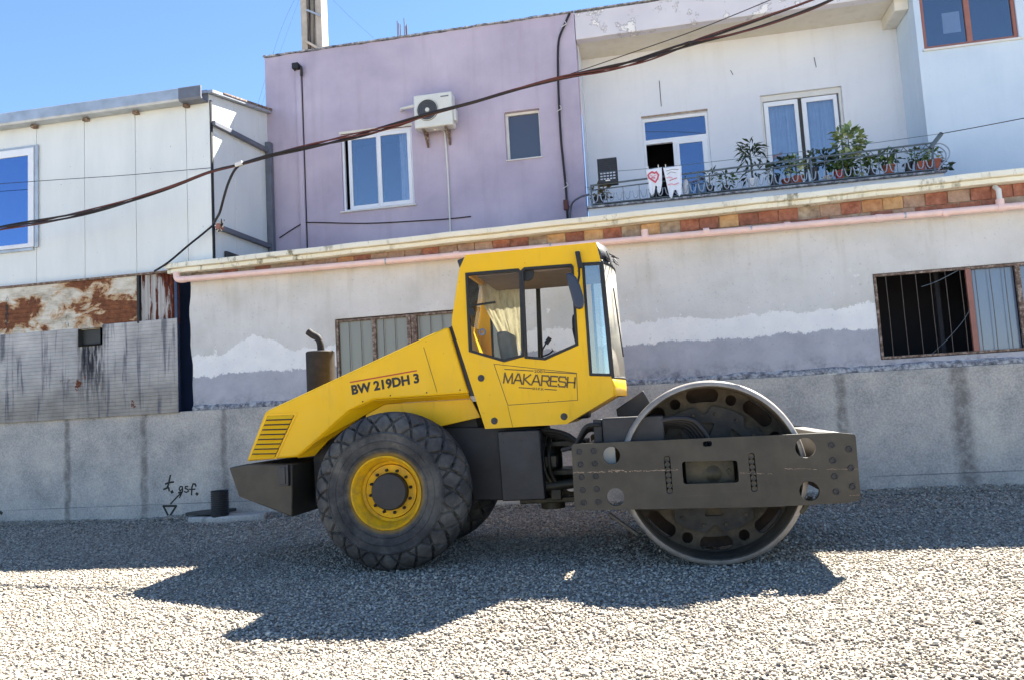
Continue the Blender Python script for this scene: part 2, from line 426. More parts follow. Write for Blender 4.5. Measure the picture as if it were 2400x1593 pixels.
    MAT['rebar'] = plain('rebar', L(96, 84, 84), 0.7, 0.3, 0.2, 8)
    MAT['white_enamel'] = plain('white_enamel', L(214, 214, 206), 0.4, 0, 0.06, 6)
    MAT['dark_grille'] = plain('dark_grille', L(58, 58, 56), 0.6, 0, 0.1, 10)
    MAT['curtain'] = plain('curtain_cloth', L(214, 220, 230), 0.9, 0, 0.08, 8)
    MAT['terracotta'] = plain('terracotta', L(168, 92, 70), 0.8, 0, 0.15, 20)
    MAT['redplastic'] = plain('red_plastic', L(178, 52, 50), 0.5, 0, 0.1, 10)
    MAT['whiteplastic'] = plain('white_plastic', L(226, 226, 228), 0.45, 0, 0.04, 10)
    MAT['blueplastic'] = plain('blue_plastic', L(92, 134, 176), 0.45, 0, 0.08, 10)
    MAT['palemetal'] = plain('pale_painted_iron', L(158, 168, 182), 0.5, 0.1, 0.1, 10)
    MAT['greyiron'] = plain('grey_painted_iron', L(92, 104, 112), 0.5, 0.2, 0.15, 10)
    MAT['cloth'] = plain('white_towel', L(232, 234, 240), 0.95, 0, 0.05, 10)
    MAT['pinkprint'] = plain('pink_print', L(206, 92, 108), 0.9, 0, 0.1, 10)
    MAT['palepink'] = plain('pale_pink_print', L(226, 172, 184), 0.9, 0, 0.1, 10)
    def leaf(name, a, b, c):
        k = NM(name, 0.5, spec=0.4); g = k.n.new('ShaderNodeNewGeometry')
        k.color(k.ramp(g.outputs['Random Per Island'], [(0.0, a), (0.5, b), (1.0, c)]))
        return k.m
    MAT['leaf'] = leaf('green_leaf', L(44,66,40), L(72,98,56), L(112,134,80))
    MAT['leafpale'] = leaf('variegated_leaf', L(74,96,60), L(124,146,92), L(188,196,150))
    MAT['leafdark'] = leaf('dark_leaf', L(30,44,34), L(48,66,46), L(72,88,58))
    MAT['leafdry'] = leaf('dry_leaf', L(70,62,44), L(96,92,60), L(128,112,84))

    def pane(name, refl, tint, rough=0.02, body=None, coat=(1, 1, 1, 1), ior=1.5):
        m = bpy.data.materials.new(name); m.use_nodes = True; n = m.node_tree.nodes; l = m.node_tree.links
        n.remove(n['Principled BSDF']); out = n['Material Output']
        gl = n.new('ShaderNodeBsdfGlossy'); gl.inputs['Roughness'].default_value = rough; gl.inputs['Color'].default_value = coat
        if body: tr = n.new('ShaderNodeBsdfDiffuse'); tr.inputs['Color'].default_value = body
        else: tr = n.new('ShaderNodeBsdfTransparent'); tr.inputs['Color'].default_value = tint
        fr = n.new('ShaderNodeFresnel'); fr.inputs['IOR'].default_value = ior
        ad = n.new('ShaderNodeMath'); ad.operation = 'ADD'; ad.use_clamp = True; ad.inputs[1].default_value = refl
        l.new(fr.outputs[0], ad.inputs[0])
        mx = n.new('ShaderNodeMixShader'); l.new(ad.outputs[0], mx.inputs[0]); l.new(tr.outputs[0], mx.inputs[1]); l.new(gl.outputs[0], mx.inputs[2])
        l.new(mx.outputs[0], out.inputs[0]); return m
    MAT['pane'] = pane('window_glass', 0.15, (0.85, 0.87, 0.9, 1), 0.03, None, (0.85, 0.9, 0.98, 1))
    MAT['panemirror'] = pane('mirror_coated_glass', 0.36, (0.2, 0.3, 0.5, 1), 0.02, (0.02, 0.04, 0.09, 1), (0.36, 0.55, 0.95, 1))
    MAT['panedoor'] = pane('door_glass', 0.26, (0.2, 0.3, 0.5, 1), 0.02, (0.03, 0.05, 0.09, 1), (0.45, 0.6, 0.88, 1))
    MAT['panecurtain'] = pane('curtained_glass', 0.12, (0.78, 0.83, 0.9, 1))
    MAT['dustyscreen'] = pane('dusty_windscreen', 0.05, (0.8, 0.85, 0.85, 1), 0.05)
    dm = MAT['dustyscreen'].node_tree; dn = dm.nodes; df = dn.new('ShaderNodeBsdfDiffuse'); df.inputs['Color'].default_value = L(214, 206, 190)
    tl = dn.new('ShaderNodeBsdfTranslucent'); tl.inputs['Color'].default_value = L(214, 206, 190); a1 = dn.new('ShaderNodeAddShader'); m2 = dn.new('ShaderNodeMixShader'); m2.inputs[0].default_value = 0.3
    old = dn['Material Output'].inputs[0].links[0].from_socket; dm.links.new(df.outputs[0], a1.inputs[0]); dm.links.new(tl.outputs[0], a1.inputs[1]); dm.links.new(old, m2.inputs[1]); dm.links.new(a1.outputs[0], m2.inputs[2]); dm.links.new(m2.outputs[0], dn['Material Output'].inputs[0])
    MAT['panedull'] = pane('dusty_glass', 0.01, (0.5, 0.5, 0.5, 1), 0.2, L(140, 136, 120))
    MAT['paneblue'] = pane('dusty_blue_glass', 0.06, (0.5, 0.5, 0.5, 1), 0.15, L(106, 116, 134))
    MAT['panedark'] = pane('dark_glass', 0.06, (0.3, 0.3, 0.3, 1), 0.05, L(66, 64, 68))
    MAT['cabglass'] = pane('cab_glass', 0.0, (0.95, 0.95, 0.93, 1), 0.01, ior=1.18)
    MAT['frontglass'] = pane('windscreen_glass', 0.10, (0.86, 0.92, 0.92, 1), 0.03)
    MAT['lensred'] = plain('dark_red_lens', L(70, 22, 20), 0.25, 0, 0.1, 20)

    # machine paints
    k = NM('yellow_paint', 0.42, spec=0.3)
    base = k.ramp(k.noise(1.2, 5, .6), [(0.3, (0.77,0.43,0.004,1)), (0.7, (0.85,0.485,0.006,1))])
    dust = k.ramp(k.noise(5, 6, .65, k.scaled(1, 1, 0.4)), [(0.50, 0.0), (0.85, 0.25)])
    base = k.mix(dust, base, (0.62, 0.42, 0.08, 1))
    grm = k.ramp(k.noise(3.0, 7, .7, k.scaled(3.5, 3.5, 0.5)), [(0.57, 0.0), (0.75, 0.30)])
    base = k.mix(grm, base, (0.30, 0.19, 0.05, 1))
    chip = k.ramp(k.noise(22, 5, .6), [(0.265, 0.8), (0.285, 0.0)])
    base = k.mix(chip, base, (0.14, 0.08, 0.03, 1))
    k.color(base); k.rough(k.ramp(k.noise(6, 4), [(0.3, 0.30), (0.7, 0.55)])); k.bump(k.noise(2.2, 3), 0.05, 0.02); MAT['yellow'] = k.m
    k = NM('dusty_yellow_paint', 0.55, spec=0.25)
    base = k.ramp(k.noise(4, 6, .65), [(0.3, (0.62,0.34,0.006,1)), (0.7, (0.80,0.455,0.01,1))])
    base = k.mix(k.ramp(k.noise(9, 7, .7), [(0.46, 0.0), (0.72, 0.65)]), base, L(128, 108, 74))
    k.color(base); MAT['yellowdusty'] = k.m
    def machine(name, a, b, c, rough=0.55, metal=0.0, dustamt=0.6, dustc=L(128,116,98), sc=3.0):
        k = NM(name, rough, metal, 0.4)
        base = k.ramp(k.noise(sc, 6, .62), [(0.3, a), (0.5, b), (0.72, c)])
        d = k.math('MULTIPLY', k.ramp(k.noise(1.7, 7, .7), [(0.45, 0.0), (0.75, 1.0)]), dustamt)
        base = k.mix(d, base, dustc)
        sc2 = k.ramp(k.noise(2.0, 6, .7, k.scaled(0.6, 1, 22)), [(0.62, 0.0), (0.68, 0.35)])
        base = k.mix(sc2, base, tuple(min(1, x*1.9) for x in b[:3]) + (1,))
        k.color(base); k.bump(k.noise(45, 4, .6), 0.2, 0.004); return k.m
    MAT['frame'] = machine('charcoal_frame_paint', L(44,41,35), L(53,49,42), L(64,60,52), 0.5, 0.0, 0.4, L(90,81,66))
    MAT['chassis'] = machine('black_chassis_paint', L(28,28,30), L(38,38,41), L(50,50,54), 0.5, 0, 0.2, L(76,72,68))
    MAT['greasy'] = machine('greasy_steel', L(22,22,18), L(40,38,30), L(66,60,46), 0.5, 0.2, 0.5, L(92,84,62), 9)
    MAT['drumsteel'] = machine('worn_drum_steel', L(116,110,103), L(144,137,129), L(174,167,158), 0.45, 0.1, 0.2, L(126,115,100), 4)
    MAT['drumdisc'] = machine('muddy_drum_disc', L(48,44,38), L(70,63,53), L(98,87,72), 0.85, 0, 0.6, L(112,98,78), 7)
    MAT['drumplate'] = machine('dark_drum_plate', L(38,38,38), L(52,51,50), L(72,69,65), 0.7, 0.1, 0.5, L(104,92,76), 6)
    MAT['druminner'] = plain('rusty_inside', L(72, 58, 48), 0.9, 0, 0.4, 8)
    k = NM('tyre_rubber', 0.85, spec=0.25)
    base = k.ramp(k.noise(5, 6, .68), [(0.3, L(44,44,46)), (0.5, L(64,64,65)), (0.72, L(96,94,90))])
    d = k.ramp(k.noise(2.2, 7, .7), [(0.48, 0.0), (0.75, 0.55)]); base = k.mix(d, base, L(124, 119, 109))
    tc = k.n.new('ShaderNodeTexCoord'); x, y, z = k.xyz(tc.outputs['Object'])
    rad = k.math('SQRT', k.math('ADD', k.math('MULTIPLY', x, x), k.math('MULTIPLY', z, z)))
    rw = k.math('ADD', rad, k.math('MULTIPLY', k.math('SUBTRACT', k.noise(7, 4), .5), 0.05))
    ov = k.math('MULTIPLY', k.math('SUBTRACT', 1.0, k.smooth(rw, 0.345, 0.415)), 0.75)
    base = k.mix(ov, base, (0.42, 0.25, 0.02, 1))
    k.color(base); k.bump(k.noise(30, 5, .7), 0.4, 0.008); MAT['tyre'] = k.m
    MAT['exhaust'] = machine('rusty_exhaust', L(20,18,18), L(30,27,27), L(46,41,40), 0.75, 0.0, 0.15, L(50,38,34), 10)
    MAT['seat'] = plain('grey_seat_cloth', L(128, 124, 116), 0.9, 0, 0.15, 10)
    k = NM('crumpled_sheet', 0.6, spec=0.3)
    k.color(k.ramp(k.noise(14, 5, .6, k.scaled(1.6, 1, .6), 0.6), [(0.3, L(168,156,118)), (0.5, L(218,208,166)), (0.7, L(236,228,194))])); k.bump(k.noise(10, 4, .6, k.scaled(1.4,1,.6), .6), 0.7, 0.03); MAT['sheet'] = k.m
    tl = k.n.new('ShaderNodeBsdfTranslucent'); tl.inputs['Color'].default_value = L(236, 226, 190); mx = k.n.new('ShaderNodeMixShader'); mx.inputs[0].default_value = 0.28
    k.l.new(k.p.outputs[0], mx.inputs[1]); k.l.new(tl.outputs[0], mx.inputs[2]); k.l.new(mx.outputs[0], k.n['Material Output'].inputs[0])
    MAT['scrape'] = plain('scraped_paint', L(150, 128, 108), 0.6, 0.1, 0.4, 14)
    MAT['lining'] = plain('brown_lining', L(112, 100, 92), 0.9, 0, 0.1, 6)
    MAT['ink'] = plain('black_lettering', L(28, 24, 18), 0.5, 0, 0.15, 6)
    MAT['faded_ink'] = plain('faded_lettering', L(92, 68, 22), 0.5, 0, 0.25, 9)
    MAT['redline'] = plain('red_stripe', L(176, 62, 24), 0.5, 0, 0.1, 6)
    MAT['mirrorback'] = plain('dark_blue_plastic', L(40, 48, 66), 0.4, 0, 0.1, 6)

    # ground
    k = NM('gravel_bed', 0.95, spec=0.1)
    vo = k.n.new('ShaderNodeTexVoronoi'); vo.inputs['Scale'].default_value = 42; k.l.new(k.pos(), vo.inputs['Vector'])
    vr = k.n.new('ShaderNodeSeparateXYZ'); k.l.new(vo.outputs['Color'], vr.inputs[0])
    big = k.noise(0.6, 4)
    c = k.ramp(vr.outputs[0], [(0.0, L(120,112,102)), (0.3, L(160,152,140)), (0.8, L(192,185,172))])
    c = k.mix(k.ramp(vo.outputs['Distance'], [(0.35, 0.0), (0.75, 0.75)]), c, L(70, 66, 62))
    c = k.mix(k.ramp(big, [(0.35, 0.25), (0.6, 0.0)]), c, L(140, 130, 116))
    k.color(c); k.bump(k.math('MULTIPLY', vo.outputs['Distance'], -1.0), 0.9, 0.025); MAT['gravelbed'] = k.m
    k = NM('limestone_chips', 0.92, spec=0.15)
    g = k.n.new('ShaderNodeNewGeometry')
    c = k.ramp(g.outputs['Random Per Island'], [(0.0, L(108,100,92)), (0.15, L(146,138,126)), (0.5, L(178,169,153)), (0.8, L(196,187,171)), (0.95, L(212,204,190)), (1.0, L(184,158,132))])
    c = k.mix(k.ramp(k.noise(0.55, 4), [(0.38, 0.3), (0.62, 0.0)]), c, L(146, 136, 122))
    c = k.mix(0.3, c, k.ramp(k.noise(60, 3), [(0.3, 0.2), (0.7, 0.75)]), 'OVERLAY')
    k.color(c); MAT['chips'] = k.m
build_materials()

# ================================================================== GROUND
def build_ground():
    xs = [-400, -120, -40, -16, -12, -8, -4, 0, 4, 8, 12, 40, 120, 400]
    ys = [-400, -120, -40, -10, 0, 1.5, 3.0, 3.4, 4, 5, 5.8, 6.4, 6.8, 7.0, 7.3, 8, 9, 10, 11, 12.05, 13, 20, 60, 200, 600]
    v = [(x, y, ground_z(y)) for y in ys for x in xs]; n = len(xs)
    f = [(j*n+i, j*n+i+1, (j+1)*n+i+1, (j+1)*n+i) for j in range(len(ys)-1) for i in range(n-1)]
    m = MB(); m.add(v, f, True); o = m.build('ground', MAT['gravelbed'])
    tag(o, 'flat ground of pale crushed gravel around the road roller', 'ground', kind='structure')
    # loose chips lying on it
    rng = np.random.default_rng(3)
    tmpl = []
    for t in range(14):
        bm = bmesh.new()
        pts = rng.normal(size=(9, 3)); pts /= np.linalg.norm(pts, axis=1)[:, None]; pts *= (0.75 + 0.35*rng.random((9, 1)))
        pts *= np.array([1.0, 0.78, 0.62])
        for p in pts: bm.verts.new(p)
        bmesh.ops.convex_hull(bm, input=bm.verts)
        for q in [q for q in bm.verts if not q.link_faces]: bm.verts.remove(q)
        bm.verts.index_update(); bmesh.ops.triangulate(bm, faces=bm.faces)
        tmpl.append((np.array([q.co[:] for q in bm.verts]), np.array([[q.index for q in fc.verts] for fc in bm.faces]))); bm.free()
    P = []
    def strip(y0, y1, dens, s0, s1):
        xl = -1.02*y1 - 0.9; xr = 0.56*y1 + 0.9
        n = int((xr-xl)*(y1-y0)*dens); x = rng.uniform(xl, xr, n); y = rng.uniform(y0, y1, n)
        P.append(np.stack([x, y, rng.uniform(s0, s1, n)**1.0], 1))
    strip(3.4, 4.4, 1750, 0.010, 0.021); strip(4.4, 5.4, 1650, 0.010, 0.021); strip(5.4, 6.6, 1500, 0.011, 0.021)
    strip(6.6, 8.0, 1150, 0.012, 0.022); strip(8.0, 10.0, 650, 0.013, 0.024); strip(10.0, 12.03, 480, 0.014, 0.026)
    big = rng.uniform(0, 1, 500); strip(3.6, 12.0, 7, 0.022, 0.036)
    # a loose bank of chips thrown up against the wall foot
    n = 2600; bx_ = rng.uniform(-12.5, 7.5, n); by_ = 12.05 - np.abs(rng.normal(0, .10, n)); bank0 = sum(len(q) for q in P)
    P.append(np.stack([bx_, by_, rng.uniform(.013, .03, n)], 1))
    P = np.concatenate(P)
    fld = lambda x, y: np.sin(x*1.3+.7*np.sin(y*1.9))*np.sin(y*1.7+1.1*np.sin(x*.8+2)) + .5*np.sin(x*3.1+y*2.3)*np.sin(y*3.7-x*1.1)
    fv = fld(P[:, 0], P[:, 1]); P[:, 2] *= np.clip(1.0 + .16*fv, .75, 1.3)
    rut = np.minimum(np.abs(P[:, 1]-5.15-.04*P[:, 0]), np.abs(P[:, 1]-4.35-.03*P[:, 0])); P[:, 2] *= np.where(rut < .16, .8, 1.0)
    vs, fs, off = [], [], 0
    order = rng.integers(0, len(tmpl), len(P))
    for t, (tv, tf) in enumerate(tmpl):
        q = P[order == t]; k = len(q); m = len(tv)
        a = rng.uniform(0, 2*np.pi, k); ca, sa = np.cos(a), np.sin(a)
        tl = rng.normal(0, 0.45, k); ct, st = np.cos(tl), np.sin(tl)
        X, Y, Z = (tv[None, :, i] for i in range(3))
        Y2 = Y*ct[:, None] - Z*st[:, None]; Z2 = Y*st[:, None] + Z*ct[:, None]
        X3 = X*ca[:, None] - Y2*sa[:, None]; Y3 = X*sa[:, None] + Y2*ca[:, None]
        s = q[:, 2][:, None]
        gz = -0.022 - 0.062*np.clip(7.0-q[:, 1], 0.0, 4.0)
        gz = gz + np.where(q[:, 1] > 11.55, (np.clip((q[:, 1]-11.75)/.3, 0, 1)**1.3)*.05*(1+.6*np.sin(q[:, 0]*2.1+1.7*np.sin(q[:, 0]*.9))), 0.0)
        V = np.stack([q[:, 0][:, None] + X3*s, q[:, 1][:, None] + Y3*s, gz[:, None] + Z2*s + s*rng.uniform(0.05, 0.65, k)[:, None]], 2)
        vs.append(V.reshape(-1, 3)); fs.append((tf[None] + (np.arange(k)*m)[:, None, None] + off).reshape(-1, 3)); off += k*m
    V = np.concatenate(vs); F = np.concatenate(fs)
    me = bpy.data.meshes.new('gravel'); me.vertices.add(len(V)); me.vertices.foreach_set('co', V.astype(np.float32).ravel())
    me.loops.add(F.size); me.loops.foreach_set('vertex_index', F.astype(np.int32).ravel())
    me.polygons.add(len(F)); me.polygons.foreach_set('loop_start', (np.arange(len(F))*3).astype(np.int32))
    me.polygons.foreach_set('loop_total', np.full(len(F), 3, np.int32)); me.update(calc_edges=True)
    me.materials.append(MAT['chips'])
    o = bpy.data.objects.new('gravel', me); COL.objects.link(o)
    tag(o, 'loose pale limestone chips covering the whole yard', 'gravel', kind='stuff')
build_ground()

# ================================================================== RETAINING WALL
YW = 12.06
def build_retaining():
    zl = at(0, 988, YW).z; zr = at(2400, 850, YW).z
    def zt(x): return zl + (zr-zl)*(x+11.56)/(5.26+11.56)
    r = thing('retaining_wall', (-3, YW, 0), 'long low grey concrete retaining wall behind the road roller', 'wall')
    m = MB()
    xs = [-16, -8, 0, 4, 9]
    top = [(x, zt(x)) for x in xs]
    m.plate([(-16, -0.6)] + [(9, -0.6)] + top[::-1], YW, YW+0.4)
    m.build('wall_body', MAT['concrete'], r, 0.012)
    # handwritten level mark: letters, arrow and triangle in black paint
    m = MB(); Y = YW - 0.0015
    def stroke(pts, w=0.0135):
        w *= 2.4
        P = [Vector(xz(a, b, YW)) for a, b in pts]
        for i in range(len(P)-1):
            d = (P[i+1]-P[i]).normalized()*w*0.5; n = Vector((-d.y, d.x))
            a, b = P[i]-d*.6, P[i+1]+d*.6
            q = [a+n, b+n, b-n, a-n]
            m.add([(p.x, Y-0.0004*(i % 2), p.y) for p in q], [(0, 1, 2, 3)])
    S = 400/2363
    def c(pts): return [(300+a*S, 1050+b*S) for a, b in pts]
    stroke(c([(588,370),(575,430),(560,500),(540,545),(495,565)])); stroke(c([(520,490),(570,470),(632,462)])); stroke(c([(548,520),(565,550),(572,585)]))
    stroke(c([(606,592),(614,606)]), 0.022)
    stroke(c([(752,525),(725,525),(708,560),(722,585),(750,560),(755,530),(757,590),(740,605),(700,605)]), 0.010)
    stroke(c([(828,525),(795,525),(792,550),(830,565),(838,590),(810,605),(780,595)]), 0.010)
    stroke(c([(942,520),(930,490),(900,490),(885,540),(880,640)]), 0.012); stroke(c([(850,565),(930,562)]), 0.010)
    stroke(c([(950,622),(962,634)]), 0.02)
    stroke(c([(590,765),(660,690),(750,600)]), 0.011); stroke(c([(700,615),(752,598),(715,678)]), 0.010)
    stroke(c([(490,795),(670,793),(570,950),(490,795)]), 0.015)
    stroke([(1, 1199), (4, 1202)], 0.024)
    o = m.build('painted_mark', MAT['ink'], r); o['label'] = 'handwritten black level mark with arrow and triangle'
build_retaining()

# ================================================================== LOWER SHED (plaster wall, brick band, roof edge)
YS = 12.13
ZF = lambda x: 4.19 + (4.36-4.19)*(x+8.17)/(5.54+8.17)        # underside of the roof edge
ZP = lambda x: 4.115 + (4.045-4.115)*(x+7.9)/(5.2+7.9)         # top of the plaster
def bars_window(parent, x0, x1, z0, z1, panes, bars, mull, glass_y):
    """barred steel window: frame, mullions, panes, bars"""
    w = thing_part('window', parent, (x0, YS, z0))
    m = MB(); t = 0.035
    m.plate(rect(x0, z0, x1, z1), YS-0.018, YS+0.03, [rect(x0+t, z0+t, x1-t, z1-t)]); m.build('window_frame', MAT['rustysteel'], w, 0.004)
    for a, b, mt in mull:
        MB().box((a, YS-0.015, z0+t), (b, YS+0.03, z1-t)).build('mullion', MAT[mt], w, 0.003)
    for a, b, mt in panes:
        MB().box((a, glass_y, z0+t*.9), (b, glass_y+0.006, z1-t*.9)).build('pane', MAT[mt], w)
    for x in bars:
        MB().tube([(x, YS-0.002, z0+0.01), (x+random.uniform(-.006,.006), YS-0.004, (z0+z1)/2), (x, YS-0.002, z1-0.01)], 0.005, 6).build('bar', MAT['barsteel'], w)
    return w
def thing_part(name, parent, loc):
    o = bpy.data.objects.new(name, None); COL.objects.link(o); o.parent = parent; o.empty_display_size = 0.05
    o.location = Vector(loc) - root_loc(parent)
    return o
def build_shed():
    r = thing('low_shed', (-1, YS, 1.8), 'low plastered shed with ragged white and blue-grey paint band and brick strip', 'shed')
    xl, xr = at(448, 800, YS).x, 9.0
    wl = (at(785, 748, YS).x, at(1185, 748, YS).x); zl1 = at(790, 748, YS).z
    wr0 = at(2046, 650, YS).x; zr1 = at(2045, 643, YS).z; zr0 = at(2063, 843, YS).z
    wr1 = wr0 + 3.05; wl = (wl[0], wl[0]+2.9)
    m = MB()
    edge = [(xl + 0.02*math.sin(7*t)+0.012*math.sin(23*t), 1.76 + (ZP(xl)-1.76)*t) for t in [k/14 for k in range(15)]]
    top = [(x, ZP(x)+random.uniform(-.012, .012)) for x in np.linspace(xl+.25, xr, 46)]
    m.plate(edge + top + [(xr, 1.76)], YS, YS+0.2, [rect(wl[0], zr0, wl[1], zl1), rect(wr0, zr0, wr1, zr1)])
    m.build('plaster_wall', MAT['shed_plaster'], r, 0.006)
    # core wall behind the bricks
    m = MB(); m.plate([(xl+.01, ZP(xl)-0.05), (xr, ZP(xr)-0.05), (xr, ZF(xr)-0.003), (xl+.01, ZF(xl)-0.003)], YS+0.03, YS+0.2); m.build('mortar_bed', MAT['mortar'], r)
    # bricks, one by one
    rs = random.Random(5); x = xl + 0.6
    while x < 7.0:
        w = rs.uniform(0.285, 0.315); top = ZF(x+w/2) - 0.004; low = ZP(x+w/2) + 0.02
        h = min(0.185, top-low)
        if h > 0.03 and rs.random() > (0.10 if x > -2 else 0.22):
            y = YS + rs.uniform(0.004, 0.02)
            b = MB(); j = lambda: rs.uniform(-.006, .006)
            b.plate([(x+j(), top-h+j()), (x+w-.010+j(), top-h+j()), (x+w-.010+j(), ZF(x+w)-.004), (x+j(), ZF(x)-.004)], y, YS+0.05)
            b.build('brick', MAT['brick%d' % (rs.choice([0,0,0,1,2,2,3,4]) if x > -1.5 else rs.choice([0,2,4,1,4]))], r, 0.006, 1)
        x += w
    x = xl + 6.5
    while x < 7.0:
        w = rs.uniform(0.285, 0.315); top = ZF(x+w/2) - 0.004 - 0.195; low = ZP(x+w/2) + 0.012; h = top-low
        if h > 0.025 and rs.random() > 0.25:
            y = YS + rs.uniform(0.006, 0.022); j = lambda: rs.uniform(-.005, .005)
            MB().plate([(x+j(), low+j()), (x+w-.010+j(), low+j()), (x+w-.010+j(), top+j()), (x+j(), top+j())], y, YS+0.05).build('brick', MAT['brick%d' % rs.choice([0,0,2,4])], r, 0.006, 1)
        x += w
    # moulded roof edge and terrace slab
    xl2, xr2 = at(385, 630, 11.9).x, 9.0
    th = 0.165
    for (y0, y1, a, b, nm) in ((11.90, 12.40, 0.075, th, 'roof_edge'), (11.97, 12.38, 0.0, 0.073, 'roof_edge_moulding')):
        m = MB(); n = 40; vs = []; fs = []
        for i in range(n+1):
            x = xl2 + (xr2-xl2)*i/n; z = ZF(x) + 0.004*math.sin(i*1.7)
            q = 0.006*math.sin(i*2.9+y0*9)
            vs += [(x, y0+q, z+a), (x, y1, z+a), (x, y1, z+b), (x, y0+q, z+b)]
        for i in range(n):
            for k in range(4): fs.append((i*4+k, i*4+(k+1) % 4, i*4+4+(k+1) % 4, i*4+4+k))
        fs += [(0,1,2,3), (n*4+3, n*4+2, n*4+1, n*4)]
        m.add(vs, fs); m.build(nm, MAT['cream'], r, 0.012)
    m = MB(); m.plate([(xl2+.1, ZF(xl2)+.02), (xr2, ZF(xr2)+.02), (xr2, ZF(xr2)+.145), (xl2+.1, ZF(xl2)+.145)], 12.42, 15.2); m.build('terrace_slab', MAT['mortar'], r)
    # rough mortar strip along the foot of the wall
    rs = random.Random(9); m = MB(); n = 150; vs = []; fs = []
    x0 = at(455, 960, YS).x
    for i in range(n+1):
        x = x0 + (9-x0)*i/n; zt0 = at(0, 988, YW).z + (at(2400, 850, YW).z-at(0, 988, YW).z)*(x+11.56)/16.82
        a = rs.uniform(-.008, .012); b = rs.uniform(-.014, .014)
        vs += [(x, YW+.02, zt0+.004), (x, YW+.012+a, zt0+.05+b), (x, YS-.03+a, zt0+.085+b), (x, YS+.02, zt0+.1+b)]
    for i in range(n):
        for k in range(3): fs.append((i*4+k, i*4+k+1, i*4+5+k, i*4+4+k))
    m.add(vs, fs, True); m.build('mortar_strip', MAT['ledge'], r, angle=60)
    # windows
    S = 300/2352
    bx = lambda c: at(780+c*S, 800, YS).x
    bars_window(r, wl[0]+.02, wl[1]-.02, zr0+.01, zl1-.02,
        [(wl[0]+.06, bx(740), 'panedull'), (bx(790), bx(1380), 'panedull'), (bx(1560), wl[1]-.06, 'panedull')],
        [bx(310), bx(525), bx(945), bx(1160), bx(1610), bx(1815), bx(2030)],
        [(bx(732), bx(800), 'rustysteel'), (bx(1380), bx(1450), 'rustysteel'), (bx(1460), bx(1560), 'rustysteel')], YS+0.034)
    S2 = 440/2300
    cx = lambda c: at(1960+c*S2, 720, YS).x
    w = bars_window(r, wr0+.004, wr1-.02, zr0+.008, zr1-.01,
        [(cx(1700), cx(2240), 'paneblue'), (cx(2300), wr1-.05, 'paneblue')],
        [cx(640), cx(830), cx(1010), cx(1190), cx(1375), cx(1560), cx(1745), cx(1925), cx(2110)],
        [(cx(1625), cx(1695), 'brownframe'), (cx(2240), cx(2300), 'rustysteel')], YS+0.06)
    o = MB().tube(smooth_path([at(2160,672,YS-.03), at(2190,662,YS-.04), at(2225,645,YS-.03), at(2245,634,YS-.02)], 5), 0.006, 6).build('loose_wire', MAT['greyiron'], w)
    o = MB().tube(smooth_path([at(2183,830,YS-.02), at(2220,795,YS-.05), at(2255,755,YS-.04), at(2273,726,YS-.02)], 5), 0.004, 6).build('loose_wire', MAT['greyiron'], w)
    # dim rooms behind the windows
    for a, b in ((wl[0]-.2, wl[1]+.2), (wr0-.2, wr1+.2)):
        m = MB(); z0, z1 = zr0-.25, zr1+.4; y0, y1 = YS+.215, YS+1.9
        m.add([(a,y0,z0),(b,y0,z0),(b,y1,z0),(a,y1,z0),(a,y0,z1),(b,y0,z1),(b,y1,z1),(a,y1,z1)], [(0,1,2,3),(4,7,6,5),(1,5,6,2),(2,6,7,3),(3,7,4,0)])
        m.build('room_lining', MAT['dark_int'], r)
    MB().box((cx(1395), YS+.5, zr0), (cx(1450), YS+.56, zr1+.2)).build('inner_post', MAT['dark_int'], r)
    # side return of the shed at the gap
    MB().box((xl+.01, YS+.22, 1.7), (xl+.16, YS+2.2, ZF(xl)-.01)).build('side_wall', MAT['shed_plaster'], r)
build_shed()

def build_drain_pipe():
    Y = 11.99; r0 = 0.052
    P = lambda a, b: at(a, b, Y)
    r = thing('drain_pipe', P(430, 655), 'pale pink plastic drain pipe running along under the shed roof edge', 'pipe')
    pts = [P(430,655), P(733,629), P(1070,598), P(1512,557), P(1655,544), P(1845,530), P(2060,512), P(2215,500), P(2345,487)]
    e = pts[-1] + (pts[-1]-pts[0]).normalized()*3.2
    m = MB(); m.tube([pts[0], e], r0, 14); m.build('pipe_run', MAT['pinkpipe'], r)
    d = (e-pts[0]).normalized()
    for p in pts[1:]:
        MB().tube([p-d*.045, p+d*.045], r0+.008, 14).build('coupling', MAT['pinkpipe'], r)
    for px in ((1512,557), (2345,487)):
        p = P(*px); MB().tube([p+Vector((0,0,.03)), p+Vector((0,.0,.12))], .055, 12).build('branch', MAT['pinkpipe'], r)
    p = P(2345,487); MB().tube([p+Vector((0,.0,.1)), p+Vector((0,0,.26)), p+Vector((0,.1,.33))], .037, 12).build('down_spout', MAT['whitepipe'], r)
    p = pts[0]; MB().tube(smooth_path([p+d*.05, p-d*.05, p-d*.12+Vector((0,0,.03)), p-d*.13+Vector((0,0,.13))], 5), r0+.006, 14).build('elbow', MAT['pinkpipe'], r)
    for px in ((905, 613), (1290, 577), (1760, 537), (2120, 506)):
        p = P(*px); m = MB(); m.lathe([(r0+.004, -.012), (r0+.004, .012)], p, 'x', 14); m.bar(p+Vector((0,r0,0)), p+Vector((0,.16,0)), .02, .02); m.build('clip', MAT['galv'], r)
build_drain_pipe()

